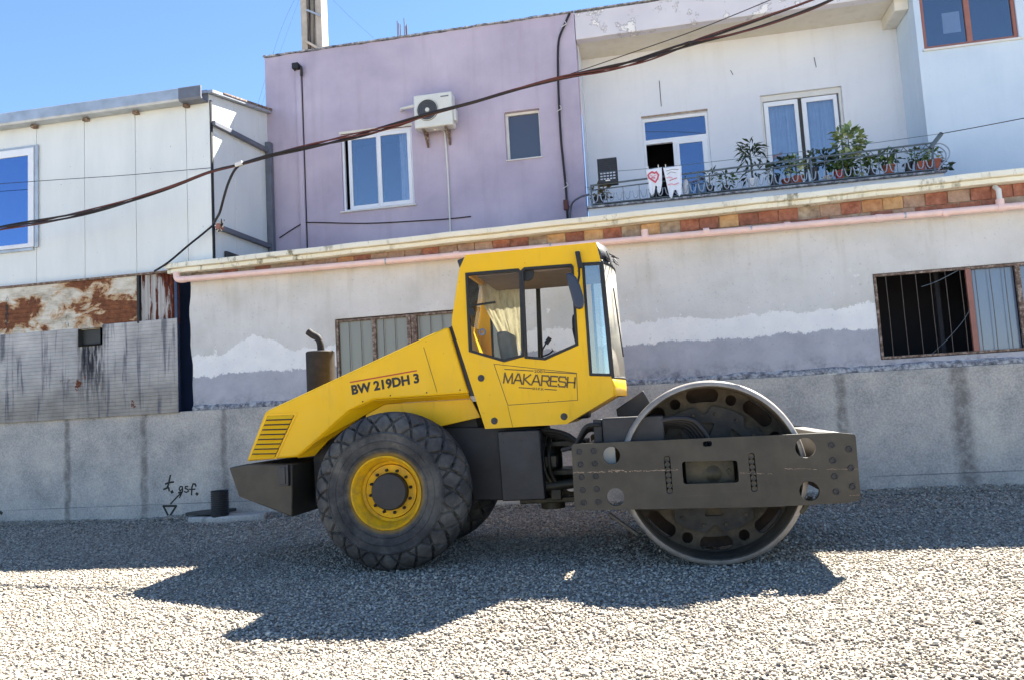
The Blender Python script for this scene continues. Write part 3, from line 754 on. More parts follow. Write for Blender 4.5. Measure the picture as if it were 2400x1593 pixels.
# ================================================================== RUSTY SHEET METAL FRONT
def build_rust():
    Y = 12.02
    r = thing('sheet_metal_front', at(200, 975, Y), 'patchwork front of rusty and soot-streaked metal sheets below the white building', 'cladding')
    def ribbed(name, p, Y0, mat, horizontal=True, pitch=0.062, depth=0.007):
        (x0, z0), (x1, z1) = p; m = MB(); vs = []; fs = []
        if horizontal:
            n = int((z1-z0)/pitch); zs = []
            for i in range(n):
                a = z0 + (z1-z0)*i/n; h = (z1-z0)/n
                zs += [(a, depth), (a+h*.1, 0), (a+h*.86, 0), (a+h*.94, depth)]
            zs.append((z1, depth))
            for z, d in zs: vs += [(x0, Y0+d, z), (x1, Y0+d, z)]
        else:
            n = int((x1-x0)/pitch); zs = []
            for i in range(n):
                a = x0 + (x1-x0)*i/n; h = (x1-x0)/n
                zs += [(a, depth), (a+h*.2, 0), (a+h*.55, 0), (a+h*.75, depth)]
            zs.append((x1, depth))
            for z, d in zs: vs += [(z, Y0+d, z0), (z, Y0+d, z1)]
        for i in range(len(zs)-1): fs.append((i*2, i*2+1, i*2+3, i*2+2))
        m.add(vs, fs); o = m.build(name, MAT[mat], r)
        md = o.modifiers.new('thick', 'SOLIDIFY'); md.thickness = 0.004
        return o
    A = lambda a, b: xz(a, b, Y)
    zt = 4.225; zm = at(200, 768, Y).z; zb = at(200, 979, Y).z
    xg = at(322, 700, Y).x; xe = at(417, 860, Y).x; xr = at(415, 690, Y).x
    o = ribbed('sheet', ((-14, zm-.03), (xg, zt)), Y+.02, 'rust', True, 0.075); o['label'] = 'upper white sheet eaten by orange-brown rust'
    fx0, fx1 = at(186, 790, Y).x, at(238, 790, Y).x; fz0, fz1 = at(212, 810, Y).z, at(212, 770, Y).z
    o = ribbed('sheet', ((-14, zb), (fx0-.02, zm)), Y, 'grimy'); o['label'] = 'lower grey sheet with soot runs, left piece'
    o = ribbed('sheet', ((fx0-.018, zb), (fx1+.018, fz0)), Y, 'grimy')
    o = ribbed('sheet', ((fx1+.02, zb), (xe, at(300, 755, Y).z)), Y, 'grimy')
    o = ribbed('sheet', ((xg+.03, zm-.05), (xr, zt)), Y+.05, 'ruststreak', False, 0.075, 0.02); o['label'] = 'narrow upright sheet streaked with dark rust'
    m = MB(); m.box((xg-.008, Y-.005, zm-.0), (xg+.035, Y+.08, zt+.01)); m.build('dark_post', MAT['black'], r)
    m = MB(); m.plate(rect(fx0, fz0, fx1, fz1), Y-.03, Y+.10, [rect(fx0+.02, fz0+.02, fx1-.0, fz1-.0)]); m.box((fx0+.022, Y+.06, fz0+.022), (fx1-.002, Y+.07, fz1-.002)); m.build('flue_box', MAT['dark_grille'], r)
    m = MB(); m.box((-14, Y-.02, zt), (xr+.05, Y+.09, zt+.035)); m.build('top_capping', MAT['rustysteel'], r)
    m = MB(); m.box((-14, Y+.07, zb-.03), (xe-.01, Y+.085, zt)); m.build('backing', MAT['dark_int'], r)
    # dark blue door leaf standing back in the gap
    m = MB(); m.box((at(395, 800, Y+.5).x, Y+.5, 1.7), (at(447, 800, Y+.5).x+.3, Y+.55, 4.35)); m.build('door_leaf', MAT['dark_blue'], r)
    m = MB(); m.box((xe-.06, Y+.02, zb), (xe-.01, Y+.075, 4.2)); m.build('door_post', MAT['dark_blue'], r)
build_rust()

# ================================================================== WHITE METAL-CLAD BUILDING
YM = 12.14
def build_white_building():
    XC = at(495, 420, YM).x
    r = thing('clad_building', (XC-2, YM, 4.2), 'white building clad in upright sandwich panels with a metal gutter', 'building')
    zt = at(488, 236, YM).z + .01
    js = [-13.98, -12.95, -11.92, -10.88] + [at(px, 420, YM).x for px in (198, 318, 438)] + [XC]
    for a, b in zip(js[:-1], js[1:]):
        MB().box((a+.004, YM, 4.26), (b-.004, YM+.06, zt)).build('panel', MAT['panel'], r, 0.006)
    MB().box((-13.9, YM+.07, 4.27), (XC-.01, YM+.09, zt-.01)).build('lining', MAT['dark_int'], r)
    # side wall: panels following the pitched roof
    Z1 = [atX(470, 212, XC+.001), atX(626, 268, XC+.001)]
    za, zb = at(486, 222, YM).z, at(627, 268, 14.28).z
    zs = lambda y: za + (zb-za)*(y-YM)/(14.28-YM)
    ys = [YM+.01, 12.95, 13.9, 14.27]
    for a, b in zip(ys[:-1], ys[1:]):
        MB().plate([(a+.004, 4.4), (b-.004, 4.4), (b-.004, zs(b)), (a+.004, zs(a))], XC-.06, XC-.002, axis='x').build('panel', MAT['panel'], r, 0.004)
    m = MB(); m.plate([(YM-.06, zs(YM)), (14.27, zs(14.27)), (14.27, zs(14.27)+.05), (YM-.06, zs(YM)+.05)], -14, XC+.10, axis='x'); m.build('roof_sheet', MAT['galv'], r)
    m = MB(); m.plate([(YM+.3, zs(YM+.3)+.052), (14.27, zs(14.27)+.052), (14.27, zs(14.27)+.10), (YM+.3, zs(YM+.3)+.075)], XC-.0, XC+.115, axis='x'); m.build('verge_trim', MAT['rustysteel'], r)
    m = MB(); m.box((XC-.002, YM-.004, 4.3), (XC+.022, YM+.05, zt-.01)); m.build('corner_strip', MAT['black'], r)
    # steel tubes on the side
    for (pa, pb, nm) in (((493, 290), (645, 354), 'side_rail'), ((508, 530), (655, 578), 'side_rail')):
        p = at(pa[0], pa[1], YM+.03); q = at(pb[0], pb[1], 14.22)
        MB().bar((XC+.045, YM+.03, p.z), (XC+.045, 14.2, q.z), .08, .085).build(nm, MAT['greysteel'], r, 0.006)
    MB().box((XC+.005, 14.12, 4.4), (XC+.12, 14.24, at(640, 335, 14.2).z)).build('side_post', MAT['greysteel'], r, 0.006)
    m = MB(); m.box((XC+.01, 12.5, 4.36), (XC+.06, 13.8, 4.62)); m.build('skirting', MAT['dark_grille'], r)
    # gutter with brackets
    yg = 11.90; g0 = at(469, 199, yg).z; g1 = at(470, 229, yg).z; xe = at(470, 210, yg).x
    m = MB(); prof = [(YM-.01, g0-.01), (YM-.01, g1+.0), (yg+.02, g1-.005), (yg, g1+.03), (yg, g0-.02), (yg+.02, g0), (yg+.04, g0-.015), (yg+.03, g0-.03), (yg+.03, g1+.03), (YM-.03, g1+.03), (YM-.03, g0-.01)]
    m.plate(prof, -14, xe-.42, axis='x'); m.build('gutter', MAT['galv'], r)
    m = MB(); m.plate([(a-.004 if i in (2,3,4,5) else a, b+(.004 if b > (g0+g1)/2 else -.004)) for i, (a, b) in enumerate(prof)], xe-.43, xe, axis='x'); m.build('gutter_end', MAT['greysteel'], r)
    for px in (85, 205, 322, 440):
        p = at(px, 262, YM)
        MB().box((p.x-.04, YM-.09, g1-.055), (p.x+.05, YM-.003, g1-.008)).build('gutter_bracket', MAT['rustysteel'], r)
    # window
    w = thing_part('window', r, (-11.6, YM, 5))
    x1 = at(92, 345, YM).x; xi = at(70, 400, YM).x; z1 = at(75, 343, YM).z; z0 = at(80, 584, YM).z; zi1 = at(70, 366, YM).z; zi0 = at(70, 572, YM).z
    x0 = -12.6
    m = MB(); m.plate(rect(x0, z0+.03, xi+.12, z1-.045), YM-.05, YM-.006, [rect(x0+.1, zi0, xi, zi1)]); m.build('frame', MAT['upvc'], w, 0.006)
    m = MB(); m.box((xi+.13, YM-.035, z0+.02), (x1, YM-.004, z1)); m.box((x0, YM-.035, z1-.04), (xi+.125, YM-.004, z1)); m.build('trim', MAT['galv'], w, 0.003)
    m = MB(); m.box((x0, YM-.04, z0-.03), (xi+.1, YM-.004, z0+.025)); m.build('sill', MAT['galv'], w, 0.003)
    MB().box((x0+.09, YM-.03, zi0-.01), (xi+.01, YM-.022, zi1+.01)).build('pane', MAT['panemirror'], w)
build_white_building()

# ================================================================== PURPLE HOUSE
YP = 14.28
ZT = 9.06
def build_purple():
    xl, xr = at(640, 350, YP).x, at(1357, 250, YP).x
    xl = -7.385; xr = -0.93
    r = thing('purple_house', ((xl+xr)/2, YP, 4.4), 'lilac-painted plaster house front with two windows and a flat roof', 'house')
    W = poly([(797, 316), (963, 300), (973, 479), (804, 499)], YP); w0 = (min(p[0] for p in W)+.01, W[2][1], max(p[0] for p in W)-.01, W[0][1])
    S = poly([(1181, 262), (1262, 253), (1270, 367), (1187, 377)], YP); s0 = (S[0][0], S[2][1], S[2][0], S[0][1]-.02)
    m = MB(); top = [(x, ZT+random.uniform(-.012, .012)) for x in np.linspace(xr, xl, 40)]
    m.plate([(xl, 4.4), (xr, 4.4)] + top, YP, YP+.25, [rect(*w0), rect(*s0)]); m.build('wall', MAT['purple'], r, 0.008)
    m = MB(); m.box((xl, YP+.26, 4.4), (xl+.2, YP+4, ZT-.02)); m.box((xl+.01, YP+.27, ZT-.5), (xr, YP+4, ZT-.35)); m.build('side_and_roof', MAT['purple'], r)
    m = MB(); n = 90; rs = random.Random(2)
    for i in range(n):
        a = xl-.02 + (xr-xl+.02)*i/n; b = xl-.02 + (xr-xl+.02)*(i+1)/n
        q = rs.uniform(0, .012); m.box((a, YP-.03-q, ZT+.003), (b+.002*(i % 2), YP+.28, ZT+.025+rs.uniform(0, .012)))
    m.build('roof_capping', MAT['ledge'], r)
    # big window with two sashes
    w = thing_part('window', r, (w0[0], YP, w0[1])); y = YP+.05
    m = MB(); t = .045; m.plate(rect(*w0), y, y+.07, [rect(w0[0]+t, w0[1]+t, w0[2]-t, w0[3]-t)]); m.build('frame', MAT['upvc'], w, .005)
    xm = at(888, 390, YP).x
    for a, b, cu in ((w0[0]+t+.075, xm+.01, False), (xm-.035, w0[2]-t+.01, True)):
        yy = y-.012 if cu else y+.02
        m = MB(); m.plate(rect(a, w0[1]+t-.012, b, w0[3]-t+.012), yy, yy+.045, [rect(a+.075, w0[1]+t+.07, b-.075, w0[3]-t-.07)]); sa = m.build('sash', MAT['upvc'], w, .005)
        MB().box((a+.07, yy+.018, w0[1]+t+.06), (b-.07, yy+.026, w0[3]-t-.06)).build('pane', MAT['pane'], w)
    m = MB(); m.box((w0[0]-.05, YP-.05, w0[1]-.03), (w0[2]+.05, YP+.05, w0[1]-.002)); m.build('sill', MAT['whitepipe'], w, .004)
    m = MB(); m.plate([(w0[0]-.03, w0[3]), (w0[2]+.02, w0[3]), (w0[2]+.02, w0[3]+.05), (w0[0]-.03, w0[3]+.05)], YP-.006, YP+.03); m.build('lintel_trim', MAT['soffit'], w)
    m = MB(); n = 22; a, b = at(932, 400, YP).x, at(958, 400, YP).x
    vs = []; fs = []
    for i in range(n+1):
        x = a + (b-a)*i/n; vs += [(x, y+.16+.02*math.sin(i*1.4), w0[1]), (x, y+.16+.02*math.sin(i*1.4), w0[3])]
    for i in range(n): fs.append((2*i, 2*i+2, 2*i+3, 2*i+1))
    m.add(vs, fs, True); m.build('curtain', MAT['curtain'], w)
    # small window
    s = thing_part('window', r, (s0[0], YP, s0[1])); y = YP+.09
    m = MB(); m.plate(rect(*s0), y, y+.06, [rect(s0[0]+.06, s0[1]+.035, s0[2]-.03, s0[3]-.05)]); m.build('frame', MAT['whitepipe'], s, .004)
    zm = (s0[1]+s0[3])/2 + .02
    MB().box((s0[0]+.05, y+.02, s0[1]+.03), (s0[2]-.02, y+.03, zm)).build('pane', MAT['panedark'], s)
    MB().box((s0[0]+.05, y+.035, zm+.004), (s0[2]-.02, y+.045, s0[3]-.04)).build('pane', MAT['panedark'], s)
    m = MB(); m.box((s0[0]-.01, YP-.03, s0[1]-.025), (s0[2]+.02, YP+.08, s0[1]-.002)); m.build('sill', MAT['whitepipe'], s, .004)
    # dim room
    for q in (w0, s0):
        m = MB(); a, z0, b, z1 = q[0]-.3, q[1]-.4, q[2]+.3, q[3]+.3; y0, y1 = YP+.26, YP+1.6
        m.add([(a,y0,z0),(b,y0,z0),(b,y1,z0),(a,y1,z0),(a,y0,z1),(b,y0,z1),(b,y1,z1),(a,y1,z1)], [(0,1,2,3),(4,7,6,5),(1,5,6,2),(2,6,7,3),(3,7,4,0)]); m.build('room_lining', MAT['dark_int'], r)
    # cable trunking with a black cap
    t = thing('cable_trunking', at(704, 560, YP), 'square grey trunking with black top running down the lilac wall', 'trunking')
    p, q = at(697, 165, YP), at(719, 600, YP); x = (p.x+q.x)/2
    MB().box((x-.05, YP-.06, 4.45), (x+.05, YP-.003, p.z)).build('duct', MAT['purple'], t, .006)
    MB().box((x+.055, YP-.018, 4.45), (x+.070, YP-.003, p.z-.05)).build('cable_run', MAT['cable'], t)
    m = MB(); m.box((x-.085, YP-.16, p.z-.03), (x+.05, YP-.02, p.z+.09)); m.tube(smooth_path([(x+.03, YP-.09, p.z+.03), (x+.09, YP-.09, p.z), (x+.07, YP-.05, p.z-.16)], 5), .028, 8); m.build('cap', MAT['black'], t, .008)
build_purple()

def build_air_conditioner():
    Y = YP-.36
    A = lambda a, b: at(a, b, Y)
    p0, p1 = A(968, 224), A(1064, 291); x0, x1, z0, z1 = p0.x, p1.x-.02, p1.z, p0.z-.01
    r = thing('air_conditioner', (x0, YP, z0), 'white air-conditioner outdoor unit bracketed high on the lilac wall', 'air conditioner')
    m = MB(); m.box((x0, Y, z0), (x1, Y+.28, z1)); m.build('casing', MAT['white_enamel'], r, .025, 3)
    c = A(999, 251); c = Vector((x0+.275, Y, (z0+z1)/2+.01)); rr = .215
    m = MB(); m.lathe([(0, -.012), (rr, -.012), (rr, .01)], c, 'y', 32); m.build('fan_recess', MAT['dark_grille'], r)
    for k in range(1, 7):
        rk = rr*k/6.3; MB().tube([(c.x+rk*math.cos(t), c.y-.022, c.z+rk*math.sin(t)) for t in [2*math.pi*i/36 for i in range(36)]], .006, 5, closed=True).build('grille_ring', MAT['white_enamel'] if k == 6 else MAT['greysteel'], r)
    MB().lathe([(0, -.035), (.04, -.03), (.045, -.01)], c, 'y', 16).build('fan_hub', MAT['white_enamel'], r)
    MB().box((x1-.002, Y+.06, z0+.1), (x1+.05, Y+.22, z0+.34)).build('valve_cover', MAT['white_enamel'], r, .012)
    for x in (x0+.16, x1-.16):
        m = MB(); m.bar((x, YP-.003, z0-.03), (x, Y+.02, z0-.03), .035, .05); m.bar((x, YP-.01, z0-.26), (x, Y+.1, z0-.05), .03, .03); m.box((x-.02, YP-.025, z0-.28), (x+.02, YP-.003, z0+.1)); m.build('bracket', MAT['rustysteel'], r)
    hz = A(930, 246).z
    MB().tube(smooth_path([(x0+.02, Y+.1, hz-.02), (x0-.12, Y+.14, hz-.02), (x0-.30, Y+.22, hz), (x0-.36, YP-.0, hz+.02)], 6), .032, 10).build('insulated_pipe', MAT['whitepipe'], r)
    pts = [(x0+.36, Y+.12, z0-.02), at(1040, 308, YP-.03), at(1044, 330, YP-.03), at(1050, 420, YP-.03), at(1056, 552, YP-.03)]
    MB().tube(smooth_path(pts, 6), .018, 8).build('drain_hose', MAT['whitepipe'], r)
    # maker's mark, an unreadable grey smudge at this size
    MB().box((x1-.22, Y-.0045, z1-.10), (x1-.06, Y-.002, z1-.075)).build('maker_mark', MAT['greysteel'], r)
build_air_conditioner()

# ================================================================== HOUSE WITH THE BALCONY
YB2 = 15.25
def build_balcony_house():
    xl, xr = -0.92, 5.12
    r = thing('balcony_house', (2, YP, 4.4), 'pale grey house with a recessed balcony under a flaking roof beam', 'house')
    zs = 8.52
    D = poly([(1504, 280), (1657, 257)], YB2); d0 = (D[0][0], 4.98, D[1][0], D[0][1]+.01)
    Wn = poly([(1781, 225), (1972, 202)], YB2); w0 = (Wn[0][0], 5.15, Wn[1][0], Wn[0][1])
    m = MB(); m.plate(rect(xl, 4.4, xr+.1, zs+.3), YB2, YB2+.25, [rect(*d0), rect(*w0)]); m.build('back_wall', MAT['grey_wall'], r, .008)
    m = MB(); m.box((xl-.0, YP+.252, 4.4), (xl+.02, YB2-.002, zs)); m.build('left_reveal', MAT['grey_wall'], r)
    n = 30; top = [(x, ZT+random.uniform(-.01, .01)) for x in np.linspace(xr-.05, xl, n)]
    bot = [(x, zs+random.uniform(-.006, .006)) for x in np.linspace(xl, xr-.002, n)]
    m = MB(); m.plate(bot + [(xr-.002, ZT)] + top, YP+.004, YP+.2); m.build('roof_beam', MAT['flaking'], r, .01)
    m = MB(); m.box((xl, YP+.203, zs+.02), (xr+.05, YB2, zs+.14)); m.build('soffit', MAT['soffit'], r)
    m = MB(); m.box((xl, YP+.203, ZT-.3), (9.5, YB2+4, ZT-.15)); m.build('flat_roof', MAT['mortar'], r)
    m = MB(); m.box((xl, YP-.025, ZT+.014), (9.5, YP+.25, ZT+.034)); m.build('roof_capping', MAT['ledge'], r)
    xb = at(2068, 66, YB2-.02).x
    m = MB(); m.box((xb, YP+.21, at(2095, 68, YB2-.02).z), (xr-.003, YB2-.003, zs+.015)); m.build('cross_beam', MAT['soffit'], r, .01)
    # right-hand block with the brown window
    B = poly([(2167, 117), (2389, 88)], YP); bw = (B[0][0], B[0][1], B[1][0], B[0][1]+1.25)
    m = MB(); m.plate(rect(xr, 4.4, 9.5, ZT), YP+.002, YP+.25, [rect(*bw)]); m.box((xr, YP+.252, 4.4), (xr+.06, YB2, zs+.018)); m.build('right_wall', MAT['blue_wall'], r, .008)
    w = thing_part('window', r, (bw[0], YP, bw[1])); t = .06; y = YP+.03
    m = MB(); m.plate(rect(*bw), y, y+.07, [rect(bw[0]+t, bw[1]+t, (bw[0]+bw[2])/2-.045, bw[3]-t), rect((bw[0]+bw[2])/2+.045, bw[1]+t, bw[2]-t, bw[3]-t)]); m.build('frame', MAT['brownframe'], w, .006)
    for a, b in ((bw[0]+t-.01, (bw[0]+bw[2])/2-.04), ((bw[0]+bw[2])/2+.04, bw[2]-t+.01)):
        MB().box((a, y+.03, bw[1]+t-.01), (b, y+.036, bw[3]-t+.01)).build('pane', MAT['panecurtain'], w)
    m = MB(); m.box((bw[0]-.03, YP-.04, bw[1]-.04), (bw[2]+.05, YP+.03, bw[1]-.003)); m.build('sill', MAT['whitepipe'], w, .005)
    p = at(2225, 60, YP+.25); MB().box((p.x-.16, YP+.12, p.z-.2), (p.x+.13, YP+.13, p.z+.18)).build('paper', MAT['whiteplastic'], w)
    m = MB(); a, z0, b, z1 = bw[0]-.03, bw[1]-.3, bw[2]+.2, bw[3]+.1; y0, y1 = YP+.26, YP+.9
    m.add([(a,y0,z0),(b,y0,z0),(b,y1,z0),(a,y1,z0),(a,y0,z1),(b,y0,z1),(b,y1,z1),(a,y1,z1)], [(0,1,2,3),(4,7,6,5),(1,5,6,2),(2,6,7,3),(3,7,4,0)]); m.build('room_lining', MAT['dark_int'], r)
    # balcony door: transom, open left leaf, glazed right leaf
    d = thing_part('door', r, (d0[0], YB2, d0[1])); y = YB2+.04; t = .05
    zt0, zt1 = at(1560, 330, YB2).z, at(1560, 292, YB2).z
    xm = at(1583, 380, YB2).x
    m = MB(); m.plate(rect(*d0), y, y+.08, [rect(d0[0]+t, zt0+.06, d0[2]-t, d0[3]-t-.02), rect(d0[0]+t, d0[1]+.05, xm-.02, zt0-.03), rect(xm+.05, d0[1]+.05, d0[2]-t, zt0-.03)]); m.build('frame', MAT['upvc'], d, .006)
    MB().box((d0[0]+t-.01, y+.03, zt0+.05), (d0[2]-t+.01, y+.037, d0[3]-t-.01)).build('transom_pane', MAT['panedoor'], d)
    m = MB(); m.plate(rect(xm+.04, d0[1]+.04, d0[2]-t+.01, zt0-.02), y-.015, y+.03, [rect(xm+.10, d0[1]+.2, d0[2]-t-.09, zt0-.09)]); m.build('leaf', MAT['upvc'], d, .006)
    MB().box((xm+.09, y+.005, d0[1]+.18), (d0[2]-t-.08, y+.012, zt0-.08)).build('pane', MAT['panedoor'], d)
    MB().box((d0[0]-.01, YB2-.012, d0[3]+.003), (d0[2]+.01, YB2-.002, d0[3]+.04)).build('lintel_shadow_strip', MAT['mortar'], d)
    # balcony window with curtains
    w = thing_part('window', r, (w0[0], YB2, w0[1])); y = YB2+.06; t = .05
    m = MB(); m.plate(rect(*w0), y, y+.07, [rect(w0[0]+t, w0[1]+t, w0[2]-t, w0[3]-.11)]); m.build('frame', MAT['whitepipe'], w, .005)
    xm = (w0[0]+w0[2])/2 - .02
    for a, b in ((w0[0]+t+.01, xm-.035), (xm+.035, w0[2]-t-.04)):
        m = MB(); m.plate(rect(a, w0[1]+.06, b, w0[3]-.13), y+.0, y+.05, [rect(a+.085, w0[1]+.15, b-.07, w0[3]-.22)]); m.build('sash', MAT['upvc'], w, .006)
        MB().box((a+.08, y+.02, w0[1]+.14), (b-.06, y+.027, w0[3]-.21)).build('pane', MAT['panecurtain'], w)
    MB().box((xm-.034, y+.03, w0[1]+.06), (xm+.034, y+.06, w0[3]-.12)).build('mullion', MAT['dark_grille'], w)
    m = MB(); n = 90; vs = []; fs = []
    for i in range(n+1):
        x = w0[0]+.03 + (w0[2]-w0[0]-.06)*i/n; q = y+.14+.025*math.sin(i*1.1)+.01*math.sin(i*2.7); vs += [(x, q, w0[1]), (x, q, w0[3])]
    for i in range(n): fs.append((2*i, 2*i+2, 2*i+3, 2*i+1))
    m.add(vs, fs, True); m.build('curtain', MAT['curtain'], w)
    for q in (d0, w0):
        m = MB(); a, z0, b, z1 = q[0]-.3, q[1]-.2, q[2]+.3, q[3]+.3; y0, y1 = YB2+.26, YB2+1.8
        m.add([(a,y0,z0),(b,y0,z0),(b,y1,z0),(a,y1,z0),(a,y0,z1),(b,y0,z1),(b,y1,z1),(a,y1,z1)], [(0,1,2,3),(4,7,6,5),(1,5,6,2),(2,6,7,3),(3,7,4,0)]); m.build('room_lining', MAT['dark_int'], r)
    # small hooks and a crack left on the wall
    for pts in (((1545,190),(1550,250)), ((1712,165),(1718,176)), ((1908,135),(1913,158))):
        p, q = at(*pts[0], YB2-.006), at(*pts[1], YB2-.006); MB().tube([p, q], .006, 5).build('wall_hook', MAT['dark_grille'], r)
    # balcony slab
    m = MB(); m.box((-.86, 13.22, 4.92), (4.98, YB2-.01, 4.955)); m.build('balcony_slab', MAT['ledge'], r, .006)
    m = MB(); m.box((-.84, 13.30, 4.42), (4.95, 13.45, 4.918)); m.build('balcony_upstand', MAT['grey_wall'], r)
build_balcony_house()

YR_ = 13.26
ZSL = 4.957
ZIT = ZSL + .05   # top of the plank the pots stand on
def build_railing():
    Y = YR_
    r = thing('balcony_railing', (2, Y, ZSL), 'grey wrought-iron balcony railing with a row of scalloped U bars', 'railing')
    p, q = at(1384, 436, Y), at(2184, 336, Y); z1 = (p.z+q.z)/2; x0, x1 = p.x, q.x
    zA = lambda x: p.z + (q.z-p.z)*(x-p.x)/(q.x-p.x)
    MB().tube([(x0, Y, zA(x0)), (x1, Y, zA(x1))], .017, 8).build('top_rail', MAT['greyiron'], r)
    MB().tube([(x0, Y, zA(x0)-.085), (x1, Y, zA(x1)-.085)], .012, 8).build('second_rail', MAT['greyiron'], r)
    MB().tube([(x0, Y, ZSL+.03), (x1+.05, Y, ZSL+.03)], .012, 8).build('bottom_rail', MAT['greyiron'], r)
    n = 40; pw = (x1-x0)/n
    for i in range(n):
        a = x0 + pw*i; zb = ZSL+.045; pts = []
        for k in range(9):
            t = math.pi*k/8; pts.append((a+pw*.5-pw*.30*math.cos(t), Y-.012, zb+.10-.085*math.sin(t)))
        pts = [(pts[0][0]-pw*.08, Y-.012, zb+.15)] + pts + [(pts[-1][0]+pw*.08, Y-.012, zb+.15)]
        MB().tube(pts, .009, 5).build('scallop', MAT['palemetal'], r)
    for i in range(n+1):
        if i % 2 == 0 and random.random() < .85:
            a = x0 + pw*i; MB().tube([(a, Y, ZSL+.03), (a, Y, zA(a)-.08)], .006, 5).build('bar', MAT['greyiron'], r)
    for a in (x0+.005, x0+(x1-x0)*.33, x0+(x1-x0)*.66, x1-.005):
        MB().tube([(a, Y, ZSL), (a, Y, zA(a))], .016, 6).build('post', MAT['greyiron'], r)
    for i in range(8):
        a = x1-.1-.17*i; MB().tube([(a-.05, Y-.01, zA(a)-.085), (a, Y-.01, zA(a)-.02), (a+.05, Y-.01, zA(a)-.085)], .007, 5).build('arch', MAT['greyiron'], r)
    MB().box((x0+.02, Y+.02, ZIT-.022), (x1, Y+.62, ZIT-.002)).build('pot_shelf', MAT['greyiron'], r)
    # bulging scroll end at the right
    for i in range(6):
        yy = Y + .08 + .15*i; k = 1.0
        pts = [(x1+.02, yy, zA(x1)-.02), (x1+.16, yy, zA(x1)-.0), (x1+.27, yy, zA(x1)-.10), (x1+.26, yy, zA(x1)-.24), (x1+.14, yy, ZSL+.12), (x1+.08, yy, ZSL+.03)]
        MB().tube(smooth_path(pts, 5), .011, 6).build('scroll', MAT['palemetal'], r)
    a, b = at(2180, 348, Y-.02), at(2207, 313, Y-.02)
    MB().tube([a, b], .035, 8).build('prop', MAT['greyiron'], r)
build_railing()

def leaves(m, c, n, rx, ry, rz, size, rs, droop=0.3, shape='oval', core=0.0):
    for _ in range(n):
        while True:
            u = Vector((rs.uniform(-1,1), rs.uniform(-1,1), rs.uniform(-1,1)))
            if core <= u.length <= 1: break
        p = Vector((c[0]+u.x*rx, c[1]+u.y*ry, c[2]+u.z*rz))
        d = Vector((u.x+rs.uniform(-.6,.6), u.y+rs.uniform(-.6,.6), u.z*.6+rs.uniform(-.2,.7)-droop)).normalized()
        s = size*rs.uniform(.6, 1.3); sd = d.cross(Vector((rs.uniform(-1,1), rs.uniform(-1,1), 1))).normalized(); nn = sd.cross(d)
        w = s*(.28 if shape == 'oval' else .10)
        a = p; b = p + d*s*.5 + nn*s*.08; e = p + d*s - nn*s*.06
        m.add([a, b+sd*w, e, b-sd*w, b], [(0, 1, 4), (1, 2, 4), (2, 3, 4), (3, 0, 4)])
def pot(parent, c, r, h, mat, taper=.75):
    m = MB(); m.lathe([(0, 0), (r*taper, 0), (r*.97, h*.86), (r*1.08, h*.86), (r*1.08, h), (r*.93, h), (r*.9, h*.9), (0, h*.88)], c, 'z', 16); return m.build('pot', MAT[mat], parent)
def potted(name, px, py, Y, r, h, potmat, leafmat, fol, label, seed, stems=True):
    """fol: list of (dx, dz, rx, rz, n, size, shape)"""
    p = at(px, py, Y); c = Vector((p.x, Y, ZIT)); rs = random.Random(seed)
    t = thing(name, c, label, 'plant', 'pot plants on the balcony')
    pot(t, c, r, h, potmat)
    m = MB(); s = MB()
    for dx, dz, rx, rz, n, size, shape in fol:
        cc = c + Vector((dx, 0, h+dz)); leaves(m, cc, n, rx, rx*.8, rz, size, rs, .25, shape)
        s.tube([c+Vector((0, 0, h*.85)), c+Vector((dx*.5+rs.uniform(-.02,.02), 0, h+dz*.5)), cc+Vector((0, 0, rz*.4))], .009, 5)
    s.build('stem', MAT['leafdry'], t); m.build('foliage', MAT[leafmat], t)
    return t
